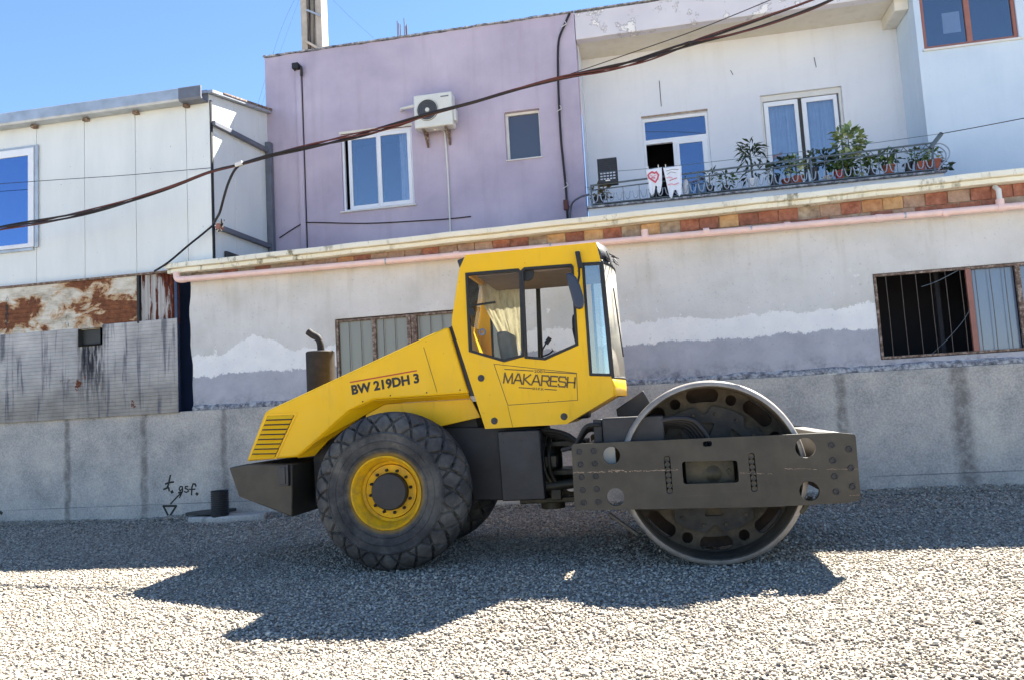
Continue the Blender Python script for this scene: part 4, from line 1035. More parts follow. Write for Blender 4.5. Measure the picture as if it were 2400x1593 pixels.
def build_plants():
    Y = YR_+.15
    potted('potted_plant', 1404, 470, Y, .09, .13, 'blackplastic', 'leafdry', [(0, .10, .17, .15, 60, .11, 'oval'), (.10, .02, .1, .08, 25, .09, 'oval')], 'half-dry trailing plant at the left end of the balcony railing', 1)
    potted('potted_plant', 1664, 430, Y, .07, .12, 'blackplastic', 'leafdark', [(0, .14, .13, .14, 55, .12, 'blade')], 'small spiky dark plant just right of the blue buckets', 2)
    potted('potted_plant', 1702, 430, Y, .07, .10, 'blackplastic', 'leaf', [(0, .10, .15, .11, 55, .10, 'oval')], 'small bushy green plant left of the white pot', 3)
    potted('potted_plant', 1763, 420, Y, .085, .17, 'whiteplastic', 'leafdark', [(0, .55, .17, .10, 60, .20, 'blade'), (0, .38, .16, .14, 45, .2, 'blade'), (.02, .12, .2, .10, 40, .18, 'blade')], 'tall palm-like plant in a white pot beside the window', 4)
    potted('potted_plant', 1815, 420, Y+.2, .08, .22, 'blackplastic', 'leafdark', [(0, .12, .13, .12, 45, .1, 'oval')], 'dark leafy plant under the left half of the curtained window', 5)
    potted('potted_plant', 1842, 400, Y+.35, .09, .2, 'terracotta', 'leafdark', [(0, .28, .18, .14, 80, .11, 'oval')], 'dark bushy plant in terracotta standing tall before the left curtain', 6)
    potted('potted_plant', 1868, 410, Y, .10, .13, 'terracotta', 'leafpale', [(0, .13, .16, .12, 55, .1, 'oval'), (0, .30, .15, .1, 40, .1, 'oval')], 'pale green plant in a wide terracotta bowl before the window', 7)
    potted('potted_plant', 1908, 400, Y, .075, .25, 'blackplastic', 'leafdark', [(0, .16, .13, .14, 55, .1, 'oval')], 'dark plant in a tall black pot at the window mullion', 8)
    potted('potted_plant', 1938, 400, Y+.25, .09, .15, 'whiteplastic', 'leafdark', [(0, .28, .2, .16, 80, .11, 'oval')], 'low spreading dark plant under the right half of the window', 9)
    potted('potted_plant', 1968, 405, Y, .085, .15, 'redplastic', 'leaf', [(0, .12, .14, .1, 55, .12, 'oval'), (.13, .02, .16, .12, 60, .13, 'oval')], 'green plant in a bright red pot on the balcony', 10)
    potted('potted_plant', 1995, 400, Y+.1, .10, .14, 'blackplastic', 'leafpale', [(0, .52, .25, .27, 190, .15, 'oval'), (.02, .15, .24, .16, 90, .15, 'oval')], 'largest variegated bush right of the curtained window', 11)
    potted('potted_plant', 2042, 395, Y, .07, .11, 'blackplastic', 'leaf', [(0, .12, .13, .12, 55, .1, 'oval')], 'small round green plant between the big bush and a clay pot', 12)
    potted('potted_plant', 2082, 385, Y, .095, .16, 'terracotta', 'leaf', [(0, .17, .17, .10, 70, .12, 'oval'), (0, .06, .12, .05, 30, .1, 'oval')], 'mushroom-shaped green plant in a clay pot near the right end', 13)
    potted('potted_plant', 2128, 385, Y, .07, .16, 'blackplastic', 'leafdark', [(.03, .05, .08, .06, 20, .07, 'oval')], 'nearly empty black pot near the right end of the railing', 14)
    potted('potted_plant', 2155, 380, Y-.06, .09, .14, 'terracotta', 'leaf', [(-.03, .10, .14, .11, 60, .1, 'oval')], 'leafy plant in the left one of two end clay pots', 15)
    potted('potted_plant', 2186, 375, Y+.12, .12, .2, 'terracotta', 'leafpale', [(0, .08, .11, .09, 40, .1, 'oval')], 'large clay pot with pale leaves at the far right end', 16)
    potted('potted_plant', 2208, 392, YR_+.35, .06, .06, 'blackplastic', 'leafdark', [(0, .04, .14, .08, 60, .09, 'oval')], 'low trailing plant at the foot of the scroll railing end', 17)
build_plants()

def build_balcony_items():
    Y = YR_ + .12
    # black crate standing on end, propped on the rail
    p = at(1424, 402, YR_-.02); w, h, dd = .33, .45, .22; y0 = YR_-.05
    r = thing('plastic_crate', (p.x, y0, p.z-h/2), 'black slotted plastic crate standing on the railing by the lilac wall', 'crate')
    x0, x1, z0, z1 = p.x-w/2, p.x+w/2, p.z-h/2+.01, p.z+h/2
    holes = [rect(x0+.035+i*.055, z0+.06+j*.05, x0+.035+i*.055+.04, z0+.06+j*.05+.028) for i in range(5) for j in range(3)]
    m = MB(); m.plate(rect(x0, z0, x1, z1), y0, y0+.012, holes); m.build('bottom_grid', MAT['blackplastic'], r)
    for nm, a, b in (('side', (x0-.005, y0, z0), (x0+.01, y0+dd, z1)), ('side', (x1-.01, y0, z0), (x1+.005, y0+dd, z1)), ('end', (x0, y0+.013, z0), (x1, y0+dd, z0+.012)), ('end', (x0, y0+.013, z1-.012), (x1, y0+dd, z1))):
        MB().box(a, b).build(nm, MAT['blackplastic'], r, .004)
    for k in range(6):
        z = z0+.24+k*.032; MB().box((x0+.02, y0-.008, z), (x1-.02, y0-.002, z+.012)).build('slat', MAT['blackplastic'], r)
    MB().box((x0+.12, y0-.01, z0+.03), (x0+.2, y0-.003, z0+.05)).build('label_plate', MAT['whiteplastic'], r)
    # clothes line and two printed towels
    yl = YR_-.06
    L0 = [at(1400, 405, yl), at(1540, 394, yl), at(1757, 370, yl), at(2000, 342, yl), at(2205, 314, yl)]
    m = MB(); m.tube(smooth_path(L0, 8), .005, 5); o = m.build('clothes_line', MAT['greyiron'], loc=L0[0]); tag(o, 'thin clothes line strung above the balcony railing', 'line')
    def towel(out, label, prints, seed):
        rs = random.Random(seed); P = [xz(a, b, yl-.012) for a, b in out]
        c = at(out[0][0], out[0][1], yl-.012)
        t = thing('towel', c, label, 'towel', 'washing on the balcony line')
        m = MB(); m.add([(a, yl-.012, b) for a, b in P], [tuple(range(len(P)))]); o = m.build('cloth', MAT['cloth'], t)
        bm = bmesh.new(); bm.from_mesh(o.data); bmesh.ops.triangulate(bm, faces=bm.faces); bmesh.ops.subdivide_edges(bm, edges=bm.edges, cuts=7, use_grid_fill=True)
        zt_ = max(v.co.z for v in bm.verts)
        for v in bm.verts: v.co.y += (.009*math.sin(v.co.x*55+seed*2+v.co.z*3) + .004*math.sin(v.co.x*120+seed))*min(1, (zt_-v.co.z)*6)
        for fc in bm.faces: fc.smooth = True
        bm.to_mesh(o.data); bm.free(); md = o.modifiers.new('t', 'SOLIDIFY'); md.thickness = .003
        for i, (pts, w, mt) in enumerate(prints):
            mm = MB(); Q = [Vector(xz(a, b, yl-.02)) for a, b in pts]
            for k in range(len(Q)-1):
                d = (Q[k+1]-Q[k]).normalized()*w*.5; n = Vector((-d.y, d.x)); a, b = Q[k]-d*.7, Q[k+1]+d*.7
                mm.add([(q.x, yl-.0275-.0005*(k % 2)-.0002*i, q.y) for q in (a+n, b+n, b-n, a-n)], [(0, 1, 2, 3)])
            mm.build('print', MAT[mt], t)
        for px in (out[0][0]+6, out[1][0]-8):
            py = out[0][1] + (out[1][1]-out[0][1])*(px-out[0][0])/(out[1][0]-out[0][0]); q = at(px, py-2, yl)
            MB().box((q.x-.008, yl-.022, q.z-.03), (q.x+.008, yl+.012, q.z+.035)).build('peg', MAT['whitepipe'], t)
    heart = [(1522,408),(1528,404),(1534,407),(1538,404),(1543,411),(1541,420),(1536,428),(1530,424),(1521,418),(1519,412),(1522,408)]
    towel([(1513,399),(1551,393),(1552,430),(1549,448),(1545,455),(1541,450),(1540,438),(1536,436),(1534,452),(1528,460),(1522,450),(1520,430)], 'white towel with a pink heart on the balcony clothes line', [(heart, .028, 'pinkprint'), ([(1525,412),(1530,415),(1537,412)], .02, 'palepink'), ([(1527,418),(1535,418)], .018, 'pinkprint')], 1)
    towel([(1554,394),(1597,389),(1598,425),(1597,455),(1592,462),(1588,452),(1585,446),(1580,447),(1575,466),(1569,462),(1563,435)], 'white towel with faint pink scribble print, right of the heart towel', [([(1563,418),(1569,416),(1575,418)], .02, 'palepink'), ([(1566,434),(1574,432),(1580,434),(1590,430)], .022, 'palepink'), ([(1562,402),(1575,398),(1590,398)], .008, 'greyiron'), ([(1564,410),(1572,404),(1584,406)], .007, 'greyiron'), ([(1570,424),(1586,418)], .014, 'pinkprint')], 2)
    # buckets and bottle
    def bucket(px, py, r, h, mat, label, name='bucket', band=None):
        p = at(px, py, Y+.1); c = Vector((p.x, Y+.1, ZIT)); t = thing(name, c, label, name)
        MB().lathe([(0, 0), (r*.78, 0), (r, h), (r*1.06, h), (r*1.06, h-.02), (r*.93, h-.02), (r*.72, .02), (0, .02)], c, 'z', 18).build('body', MAT[mat], t)
        if band: MB().lathe([(r*.96+.002, h*.8), (r*1.0+.004, h*.8+.035)], c, 'z', 18).build('band', MAT[band], t)
        MB().tube([(c.x+r*math.cos(a), c.y, c.z+h+.0+r*.55*math.sin(a)) for a in [math.pi*i/10 for i in range(11)]], .005, 5).build('handle', MAT['palemetal'], t)
    bucket(1613, 462, .10, .22, 'blueplastic', 'plain pale blue bucket right behind the scribbled towel')
    bucket(1645, 448, .12, .20, 'blueplastic', 'blue bucket with a dark rim band left of the small plants', band='dark_blue')
    p = at(1607, 425, Y); c = Vector((p.x, Y, ZIT)); t = thing('bottle', c, 'white plastic bottle standing between towel and bucket', 'bottle')
    MB().lathe([(0, 0), (.05, 0), (.055, .02), (.055, .2), (.03, .27), (.02, .30), (0, .3)], c, 'z', 14).build('body', MAT['whiteplastic'], t); MB().lathe([(.023, .3), (.023, .34), (0, .34)], c, 'z', 12).build('cap', MAT['blueplastic'], t)
    return
build_balcony_items()

# ================================================================== POLE, REBARS, CABLES
def build_pole():
    Y = 17.5; p = at(727, 60, Y); x0, x1 = at(705, 60, Y).x, at(754, 60, Y).x
    r = thing('utility_pole', ((x0+x1)/2, Y, 0), 'weathered concrete power pole rising behind the lilac house roof', 'pole')
    z0, z1 = 0.0, 14.5; t = (x1-x0)
    MB().box((x0, Y, z0), (x0+t*.30, Y+.4, z1)).build('flange', MAT['polecon'], r, .015)
    MB().box((x1-t*.30, Y, z0), (x1, Y+.4, z1)).build('flange', MAT['polecon'], r, .015)
    MB().box((x0+t*.30, Y+.16, z0), (x1-t*.30, Y+.24, z1)).build('web', MAT['polecon'], r)
    q = at(730, 105, Y); MB().bar((x0+t*.2, Y-.06, q.z+.1), (x1+.05, Y-.06, q.z-.26), .05, .09, (0, 1, 0)).build('brace', MAT['polecon'], r)
    q = at(735, 35, Y); MB().bar((x0+t*.35, Y-.05, q.z+.12), (x1+.02, Y-.05, q.z-.1), .04, .05, (0, 1, 0)).build('step', MAT['galv'], r)
    for a, b in ((.33, .45), (.5, .42), (.6, .68)):
        pts = [(x0+t*(a+(b-a)*k/6)+.02*math.sin(k*2), Y-.02, 8.6+k*.85) for k in range(7)]
        MB().tube(smooth_path(pts, 4), .012, 5).build('pole_wire', MAT['cable'], r)
build_pole()
def build_rebar():
    Y = YP+.6
    for i, (grp, lab) in enumerate(((((931, 50, 87), (934, 55, 87), (938, 58, 86)), 'left cluster of bare rebars sticking up from the flat roof'), (((947, 44, 85), (951, 62, 84), (953, 58, 84)), 'right cluster of bare rebars sticking up from the flat roof'))):
        q = at(grp[0][0], 86, Y); t = thing('rebar_cluster', (q.x, Y, ZT-.4), lab, 'rebar', 'rebars on the flat roof')
        for px, a, b in grp:
            u, v = at(px, a, Y), at(px+1, b, Y); MB().tube([u, (v.x, Y, ZT-.35)], .010, 6).build('rod', MAT['rebar'], t)
build_rebar()
def build_cables():
    Y = 11.35
    def P(lst): return [at(a, b, y) for a, b, y in lst]
    main = P([(-160, 568, Y), (0, 536, Y), (130, 514, Y), (250, 486, Y), (380, 446, Y), (490, 405, Y), (560, 387, Y), (640, 364, Y), (740, 340, Y), (840, 317, Y), (920, 296, Y), (1000, 270, Y), (1100, 243, Y), (1200, 213, Y), (1310, 184, Y), (1410, 165, Y), (1500, 143, Y), (1600, 108, Y)])
    endA = P([(1640, 93, Y), (1760, 52, Y), (1900, 2, Y), (2050, -52, Y)]); endB = P([(1640, 98, Y), (1760, 70, Y), (1880, 30, Y), (1960, -4, Y), (2050, -46, Y)])
    r = thing('power_cable', main[9], 'thick twisted bundle of black and brown power cables crossing in front of houses', 'cable')
    for k, (end, mt) in enumerate(((endA, 'cable'), (endB, 'cable'), (endA, 'cablered'), (endB, 'cablered'))):
        sp = smooth_path(main + end, 8); nb = (len(main)-1)*8; pts = []
        for i, p in enumerate(sp):
            f = 1.0; a = i*.16 + k*math.pi/2; q = .022 + .012*math.sin(i*.11)
            pts.append(p + Vector((0, math.cos(a)*q, math.sin(a)*q)))
        MB().tube(pts, .017 if mt == 'cable' else .012, 6).build('strand', MAT[mt], r)
    # clamp and drop cable to the corner of the white building
    c = at(560, 388, Y); MB().bar(c+Vector((-.06,0,.0)), c+Vector((.07,0,.03)), .07, .07).build('clamp', MAT['whitepipe'], r, .01)
    drop = [c, at(548, 402, Y), at(535, 430, Y), at(525, 462, Y), at(517, 492, Y+.1), at(512, 505, Y+.35), at(500, 525, 12.05)]
    m = MB(); m.tube(smooth_path(drop, 6), .021, 7); o = m.build('drop_cable', MAT['cable'], loc=drop[-1]); tag(o, 'short black drop cable from the clamp to the white building corner', 'cable')
    d2 = [at(500, 528, 12.06), at(470, 553, 12.03), at(440, 577, 11.98), at(405, 607, 11.9), at(385, 622, 11.88), at(362, 636, 11.9)]
    m = MB(); m.tube(smooth_path(d2, 6), .018, 7); o = m.build('service_cable', MAT['cable'], loc=d2[-1]); tag(o, 'black cable slanting down across the white panels to the pipe end', 'cable')
    k = thing('cable_knot', at(512, 528, 12.0), 'tangled insulator knot tied at the white building corner', 'insulator')
    b = at(514, 532, 12.02)
    rs = random.Random(4)
    for i in range(5):
        pts = [b + Vector((rs.uniform(-.07,.09), rs.uniform(-.06,.05), rs.uniform(-.09,.17))) for _ in range(5)]
        MB().tube(smooth_path(pts, 5), .009, 5).build('tie_wire', MAT['cable'] if i % 2 else MAT['whitepipe'], k)
    MB().lathe([(0, -.06), (.05, -.05), (.06, 0), (.04, .03), (.055, .06), (0, .08)], b, 'y', 12).build('insulator', MAT['brownframe'], k)
    # vertical black cable on the lilac wall
    v = [at(1335, 32, YP-.02), at(1322, 62, YP-.04), at(1309, 100, YP-.04), at(1308, 180, YP-.05), at(1311, 260, YP-.04), at(1315, 330, YP-.04), at(1320, 380, YP-.04), at(1326, 440, YP-.04), at(1329, 490, YP-.05), at(1331, 530, YP-.05)]
    t = thing('riser_cable', v[-1], 'black riser cable hanging down the right edge of the lilac wall', 'cable')
    MB().tube(smooth_path(v, 6), .022, 7).build('cable_run', MAT['cable'], t)
    for k in (1, 4, 7, 8):
        p = v[k]; MB().tube([p+Vector((-.05,-.02,-.02)), p+Vector((.05,-.02,.03)), p+Vector((.02,-.02,.09))], .009, 5).build('tie', MAT['whitepipe'] if k < 8 else MAT['cablered'], t)
    MB().box((v[8].x-.06, YP-.09, v[8].z-.02), (v[8].x+.03, YP-.01, v[8].z+.17)).build('junction', MAT['cablered'], t, .01)
    q = [v[-1]+Vector((.03,0,.02)), at(1340, 480, YP-.2), at(1360, 463, 13.6), at(1380, 457, 13.3)]
    m = MB(); m.tube(smooth_path(q, 6), .02, 7); o = m.build('grey_hose', MAT['greysteel'], loc=q[0]); tag(o, 'short grey conduit curving from the riser cable to the balcony', 'conduit')
    h = [at(655, 558, YP-.03), at(702, 528, YP-.03), at(722, 522, YP-.02), at(860, 524, YP-.02), at(1000, 517, YP-.02), at(1056, 513, YP-.03), at(1104, 508, YP-.02)]
    m = MB(); m.tube(smooth_path(h, 6), .011, 6); o = m.build('wall_wire', MAT['cable'], loc=h[2]); tag(o, 'thin dark wire running level along the foot of the lilac wall', 'wire')
    for nm, lst, rr, lab in (('thin_wire', [(-60, 436, 11.9), (120, 423, 11.9), (300, 411, 11.9), (495, 394, 12.1)], .006, 'hair-thin wire crossing the white panels and their window'),
                             ('thin_wire', [(1311, 183, 13.9), (1450, 135, 13.4), (1640, 68, 12.8), (1850, -18, 12)], .008, 'thin straight wire rising right across the balcony recess'),
                             ('thin_wire', [(2207, 314, 13.2), (2300, 297, 12.9), (2440, 270, 12.5)], .007, 'thin wire leaving the railing prop towards the right')):
        pts = P(lst); m = MB(); m.tube(smooth_path(pts, 6), rr, 5); o = m.build(nm, MAT['cable'], loc=pts[0]); tag(o, lab, 'wire')
    # faint wires in the sky left of the lilac house
    for lst, lab in (([(695, -10, 30), (655, 80, 30), (600, 260, 30)], 'faint overhead wire in the sky left of the pole'), ([(705, -10, 31), (650, 140, 31), (608, 262, 31)], 'second faint sky wire nearest the concrete pole'), ([(770, -10, 32), (820, 40, 32), (876, 90, 32)], 'faint sky wire slanting down to the right of the pole')):
        pts = P(lst); m = MB(); m.tube(smooth_path(pts, 5), .006, 5); o = m.build('sky_wire', MAT['greysteel'], loc=pts[-1]); tag(o, lab, 'wire')
build_cables()

# ================================================================== PIPE STUB AND BOARD AT THE WALL
def build_stub():
    Y = 11.55; c = at(516, 1212, Y); c.z = ground_z(Y); n = 15
    rr = (at(534, 1180, Y).x-at(497, 1180, Y).x)/2; h = at(515, 1145, Y).z
    prof = []
    for i in range(n):
        z = h*i/n; d = h/n; prof += [(rr*.9, z), (rr, z+d*.2), (rr, z+d*.7), (rr*.9, z+d*.85)]
    prof += [(rr*.97, h), (rr*.8, h), (rr*.78, h*.5)]
    m = MB(); m.lathe(prof, (c.x, Y, -.02), 'z', 24); o = m.build('pipe_stub', MAT['blackplastic'], loc=(c.x, Y, 0)); tag(o, 'black corrugated plastic pipe stub standing upright in the gravel', 'pipe')
    P = [at(422, 1203, Y+.1), at(437, 1193, Y+.25), at(468, 1182, Y+.35), at(520, 1179, Y+.4), at(520, 1200, Y)]
    b = thing('board', (P[0].x, Y+.1, 0), 'dark flat board lying on the ground beside the pipe stub', 'board')
    z = .09; pts = [(c.x-.62, Y+.0), (c.x-.52, Y+.30), (c.x-.28, Y+.42), (c.x+.05, Y+.42), (c.x-.1, Y-.02)]
    m = MB(); m.plate(pts, z, z+.05, axis='z'); m.build('plank', MAT['dark_grille'], b, .008)
    m = MB(); m.plate([(c.x-.60, Y+.02), (c.x-.5, Y+.34), (c.x+.6, Y+.40), (c.x+.75, Y+.05), (c.x+.1, Y-.16), (c.x-.2, Y-.12)], -.05, .07, axis='z'); o = m.build('mortar_lump', MAT['concrete'], None, .03, 3, loc=(c.x, Y, 0)); tag(o, 'spilled grey mortar slab around the black pipe stub', 'mortar')
build_stub()

# ================================================================== ROAD ROLLER
YF, YD, YT, YB, YC = 7.19, 7.28, 7.25, 7.74, 8.35
mir = lambda y: 2*YC - y
def text_mesh(name, body, px0, px1, px_h, Y, mat, parent, bold=0.0, extrude=0.001):
    """lettering painted on a side plane: baseline from px0 to px1, cap height up to px_h above px0"""
    cu = bpy.data.curves.new(name, 'FONT'); cu.body = body; cu.size = 1.0; cu.offset = bold; cu.resolution_u = 3
    tmp = bpy.data.objects.new('tmp', cu); COL.objects.link(tmp)
    dg = bpy.context.evaluated_depsgraph_get(); me = bpy.data.meshes.new_from_object(tmp.evaluated_get(dg))
    bpy.data.objects.remove(tmp)
    co = np.empty(len(me.vertices)*3); me.vertices.foreach_get('co', co); co = co.reshape(-1, 3)
    lo, hi = co[:, :2].min(0), co[:, :2].max(0); lo[1] = max(lo[1], 0)
    p0, p1, ph = Vector(xz(*px0, Y)), Vector(xz(*px1, Y)), Vector(xz(*px_h, Y))
    ex = p1-p0; ez = ph-p0; org = root_loc(parent); out = np.empty_like(co)
    u = (co[:, 0]-lo[0])/(hi[0]-lo[0]); v = (co[:, 1]-lo[1])/(hi[1]-lo[1])
    out[:, 0] = p0.x + u*ex.x + v*ez.x - org.x; out[:, 2] = p0.y + u*ex.y + v*ez.y - org.z; out[:, 1] = Y - org.y
    me.vertices.foreach_set('co', out.ravel()); me.update(); me.materials.clear(); me.materials.append(mat)
    o = bpy.data.objects.new(name, me); COL.objects.link(o); o.parent = parent
    return o
def ribbons(m, lines, Y, w):
    for pts in lines:
        P = [Vector(p) for p in pts]
        for i in range(len(P)-1):
            d = (P[i+1]-P[i]).normalized()*w*.5; n = Vector((-d.y, d.x)); a, b = P[i]-d, P[i+1]+d
            m.add([(q.x, Y-.0003*(i % 2), q.y) for q in (a+n, b+n, b-n, a-n)], [(0, 1, 2, 3)])
def c6(x, y): return (1000+x*.31883, 540+y*.31883)
def c7(x, y): return (1250+x*.33855, 860+y*.33855)
def c5(x, y): return (500+x/2.24, 700+y/2.24)

def build_roller():
    hub = at(901, 1157, YT)
    r = thing('road_roller', (-1.3, YC, 0), 'big yellow and charcoal single-drum road roller parked on gravel', 'road roller')
    # ---------------- wheels
    R0, W = 0.79, 0.61
    XH, ZH = hub.x, R0-.036
    def profile():
        # (radius, y from outer face, lug depth factor)
        pts = [(.345, .10, 0), (.36, .055, 0), (.40, .03, 0), (.425, .020, 0), (.432, .010, 0), (.44, .018, 0), (.47, .006, 0), (.50, .002, 0), (.506, -.006, 0), (.514, .001, 0), (.54, 0.0, 0), (.575, .004, 0), (.58, -.004, 0), (.588, .006, 0), (.60, .018, .2), (.615, .012, 1), (.65, .022, 1), (.69, .045, 1), (.725, .075, 1), (.758, .11, 1), (.780, .17, 1), (R0, .25, 1), (R0, .30, 1)]
        full = pts + [(a, W-b, c) for a, b, c in pts[::-1][1:]]
        out = []
        for i in range(len(full)-1):
            n = 6 if full[i][2] >= .2 else 1
            for k in range(n):
                t = k/n; out.append(tuple(full[i][j]*(1-t)+full[i+1][j]*t for j in range(3)))
        return out + [full[-1]]
    PR = profile()
    def arc():
        s = [0]
        for i in range(1, len(PR)): s.append(s[-1]+math.hypot(PR[i][0]-PR[i-1][0], PR[i][1]-PR[i-1][1]))
        return s
    S = arc(); mid = S[-1]/2; NT = 616
    vs = []; fs = []; ncol = len(PR); per = 2*math.pi/22
    for i in range(NT):
        th = 2*math.pi*i/NT
        for j, (rr, yy, lug) in enumerate(PR):
            s = (S[j]-mid); row = s/0.15
            u = th/per
            a = (u + row*.5) % 1.0; b = (u - row*.5) % 1.0
            da = min(a, 1-a); db = min(b, 1-b); g = (0.085 - min(da, db))/0.03
            g = max(0.0, min(1.0, g)); dep = .032*g*lug
            r2 = rr - dep*(1.0 if rr > .72 else .55)
            y2 = yy + (dep*.8 if yy < .1 else (-dep*.8 if yy > W-.1 else 0))
            vs.append((r2*math.cos(th), y2-W/2, r2*math.sin(th)))
    for i in range(NT):
        k = (i+1) % NT
        for j in range(ncol-1): fs.append((i*ncol+j, i*ncol+j+1, k*ncol+j+1, k*ncol+j))
    tyre_me = None
    for side in (0, 1):
        yc = YT + W/2 if side == 0 else mir(YT + W/2)
        w = thing_part('wheel', r, (XH, yc, ZH))
        if tyre_me is None:
            m = MB(); m.add([(x+XH, y+yc, z+ZH) for x, y, z in vs], fs, True); o = m.build('tyre', MAT['tyre'], w, angle=28); tyre_me = o.data
        else:
            o = bpy.data.objects.new('tyre', tyre_me); COL.objects.link(o); o.parent = w
        sg = 1 if side == 0 else -1; yo = yc - sg*W/2
        Yp = lambda d: sg*d
        c = (XH, yo, ZH)
        m = MB(); m.lathe([(.352, Yp(.10)), (.362, Yp(.035)), (.35, Yp(.028)), (.335, Yp(.045)), (.325, Yp(.10)), (.305, Yp(.12)), (.298, Yp(.19)), (.272, Yp(.205)), (.264, Yp(.235)), (.262, Yp(.20)), (.19, Yp(.195)), (.10, Yp(.195))], c, 'y', 64); m.build('rim', MAT['yellowdusty'], w, angle=40)
        m = MB(); m.lathe([(.186, Yp(.20)), (.184, Yp(.135)), (.172, Yp(.122)), (.06, Yp(.118)), (0, Yp(.118))], c, 'y', 32); m.build('hub_cap', MAT['chassis'], w, angle=40)
        for k in range(12):
            t = 2*math.pi*(k+.3)/12; q = (XH+.212*math.cos(t), yo+Yp(.17), ZH+.212*math.sin(t))
            MB().lathe([(.016, Yp(.03)), (.016, Yp(0)), (0, Yp(-.004))], q, 'y', 6, False).build('lug_nut', MAT['exhaust'], w)
    MB().tube([(XH, YT+.5, ZH), (XH, mir(YT+.5), ZH)], .17, 20).build('axle', MAT['chassis'], r)
    # ---------------- rear counterweight
    bp_ = poly([(536, 1095), (578, 1086), (685, 1087), (685, 1211), (559, 1162)], YB-.1)
    m = MB(); m.plate(bp_, YB-.1, mir(YB-.1)); m.build('counterweight', MAT['frame'], r, .014)
    q = at(668, 1110, YB-.1)
    m = MB(); m.box((q.x-.055, YB-.15, q.z-.12), (q.x+.06, YB-.102, q.z+.10)); m.box((q.x-.035, YB-.16, q.z-.1), (q.x+.03, YB-.151, q.z+.08)); m.build('tail_lamp', MAT['blackplastic'], r, .006)
    xe = bp_[2][0]
    m = MB(); m.box((xe+.004, YB+.42, .62), (xe+1.0, mir(YB+.42), 1.18)); m.build('rear_chassis', MAT['chassis'], r, .01)
    # ---------------- engine hood
    H = poly([(577, 1080), (620, 966), (628, 960), (1040, 769), (1050, 766), (1092, 905), (1098, 921), (875, 936), (819, 961), (697, 1070)], YB)
    m = MB(); m.plate(H, YB, mir(YB)); hood = m.build('engine_hood', MAT['yellow'], r, .022, 3)
    # front section of the hood reads as a separate panel: thin seam
    a, b = Vector(xz(*c5(1105, 255), YB)), Vector(xz(*c5(1175, 488), YB))
    m = MB(); ribbons(m, [[a, b]], YB-.0025, .006); m.build('panel_seam', MAT['faded_ink'], hood)
    # fender lip turning inwards below the hood edge, and the inner fender panel
    up = [(697, 1070), (819, 961), (875, 936), (1098, 921)]; lo = [(737, 1066), (768, 1031), (857, 969), (902, 944), (1104, 932)]
    m = MB(); A = [at(x, y+1, YB+.012) for x, y in up]; B = [at(x, y, YB+.14) for x, y in lo]
    A2 = [A[0], A[0].lerp(A[1], .35), A[1], A[2], A[3]]
    for i in range(4): m.add([A2[i], A2[i+1], B[i+1], B[i]], [(0, 1, 2, 3)])
    o = m.build('fender_lip', MAT['yellow'], r); md = o.modifiers.new('t', 'SOLIDIFY'); md.thickness = .006
    pp = poly([(857, 971), (902, 946), (1104, 934), (1126, 977), (1036, 997), (940, 1030), (860, 1040)], YB+.15)
    m = MB(); m.plate(pp, YB+.15, YB+.18); m.build('inner_fender', MAT['yellow'], r, .006)
    pp = poly([(735, 1075), (770, 1035), (857, 974), (902, 950), (1104, 940), (1120, 1000), (1110, 1180), (740, 1180)], YB+.34)
    m = MB(); m.plate(pp, YB+.34, mir(YB+.34)); m.build('engine_frame', MAT['chassis'], r)
    # grille of louvres on the rear corner
    G = poly([c5(190, 835), c5(283, 607), c5(436, 601), c5(330, 832)], YB)
    gr = thing_part('grille', r, (G[0][0], YB, G[0][1]))
    m = MB(); m.plate([tuple(Vector(p)) for p in inset(G, -.012)], YB-.006, YB-.001, [inset(G, .012)]); m.build('grille_frame', MAT['yellow'], gr, .002, 1)
    m = MB(); m.plate(inset(G, .008), YB-.0035, YB-.0015); m.build('grille_back', MAT['black'], gr)
    n = 9
    for i in range(n):
        t0, t1 = (i+.02)/n, (i+.72)/n
        lerp = lambda a, b, t: (a[0]+(b[0]-a[0])*t, a[1]+(b[1]-a[1])*t)
        l0, l1 = lerp(G[0], G[1], t0), lerp(G[0], G[1], t1); r0, r1 = lerp(G[3], G[2], t0), lerp(G[3], G[2], t1)
        m = MB(); y1 = YB-.004; y0 = YB-.030
        m.add([(l0[0]+.02, y0, l0[1]), (r0[0]-.02, y0, r0[1]), (r1[0]-.02, y1, r1[1]), (l1[0]+.02, y1, l1[1]), (l0[0]+.02, y1, l0[1]), (r0[0]-.02, y1, r0[1])], [(0,1,2,3), (0,4,5,1), (0,3,4), (1,5,2)])
        m.build('louvre', MAT['yellow'], gr)
    text_mesh('model_lettering', 'BW 219DH 3', c5(728, 500), c5(1083, 436), c5(722, 452), YB-.0025, MAT['ink'], hood, 0.045)
    m = MB(); ribbons(m, [[xz(*c5(720, 437), YB), xz(*c5(1066, 376), YB)]], YB-.003, .014); m.build('red_stripe', MAT['redline'], hood)
    for px in ((1078, 913), (1000, 919), (915, 926), (850, 940)):
        q = at(*px, YB); MB().lathe([(0, -.004), (.005, -.004), (.008, -.001)], (q.x, YB-.0005, q.z), 'y', 10).build('hood_screw', MAT['exhaust'], hood)
    # dark gap between hood and cab
    gp = poly([(1046, 772), (1062, 762), (1112, 925), (1096, 925)], YB+.05)
    m = MB(); m.plate(gp, YB+.05, mir(YB+.05)); m.build('bulkhead', MAT['chassis'], r)
    # ---------------- exhaust
    Ye = 8.45; e0, e1 = at(722, 905, Ye), at(782, 826, Ye); cx = (e0.x+e1.x)/2; rr = (e1.x-e0.x)/2; zt = at(750, 823, Ye).z
    ex = thing_part('exhaust', r, (cx, Ye, 1.5))
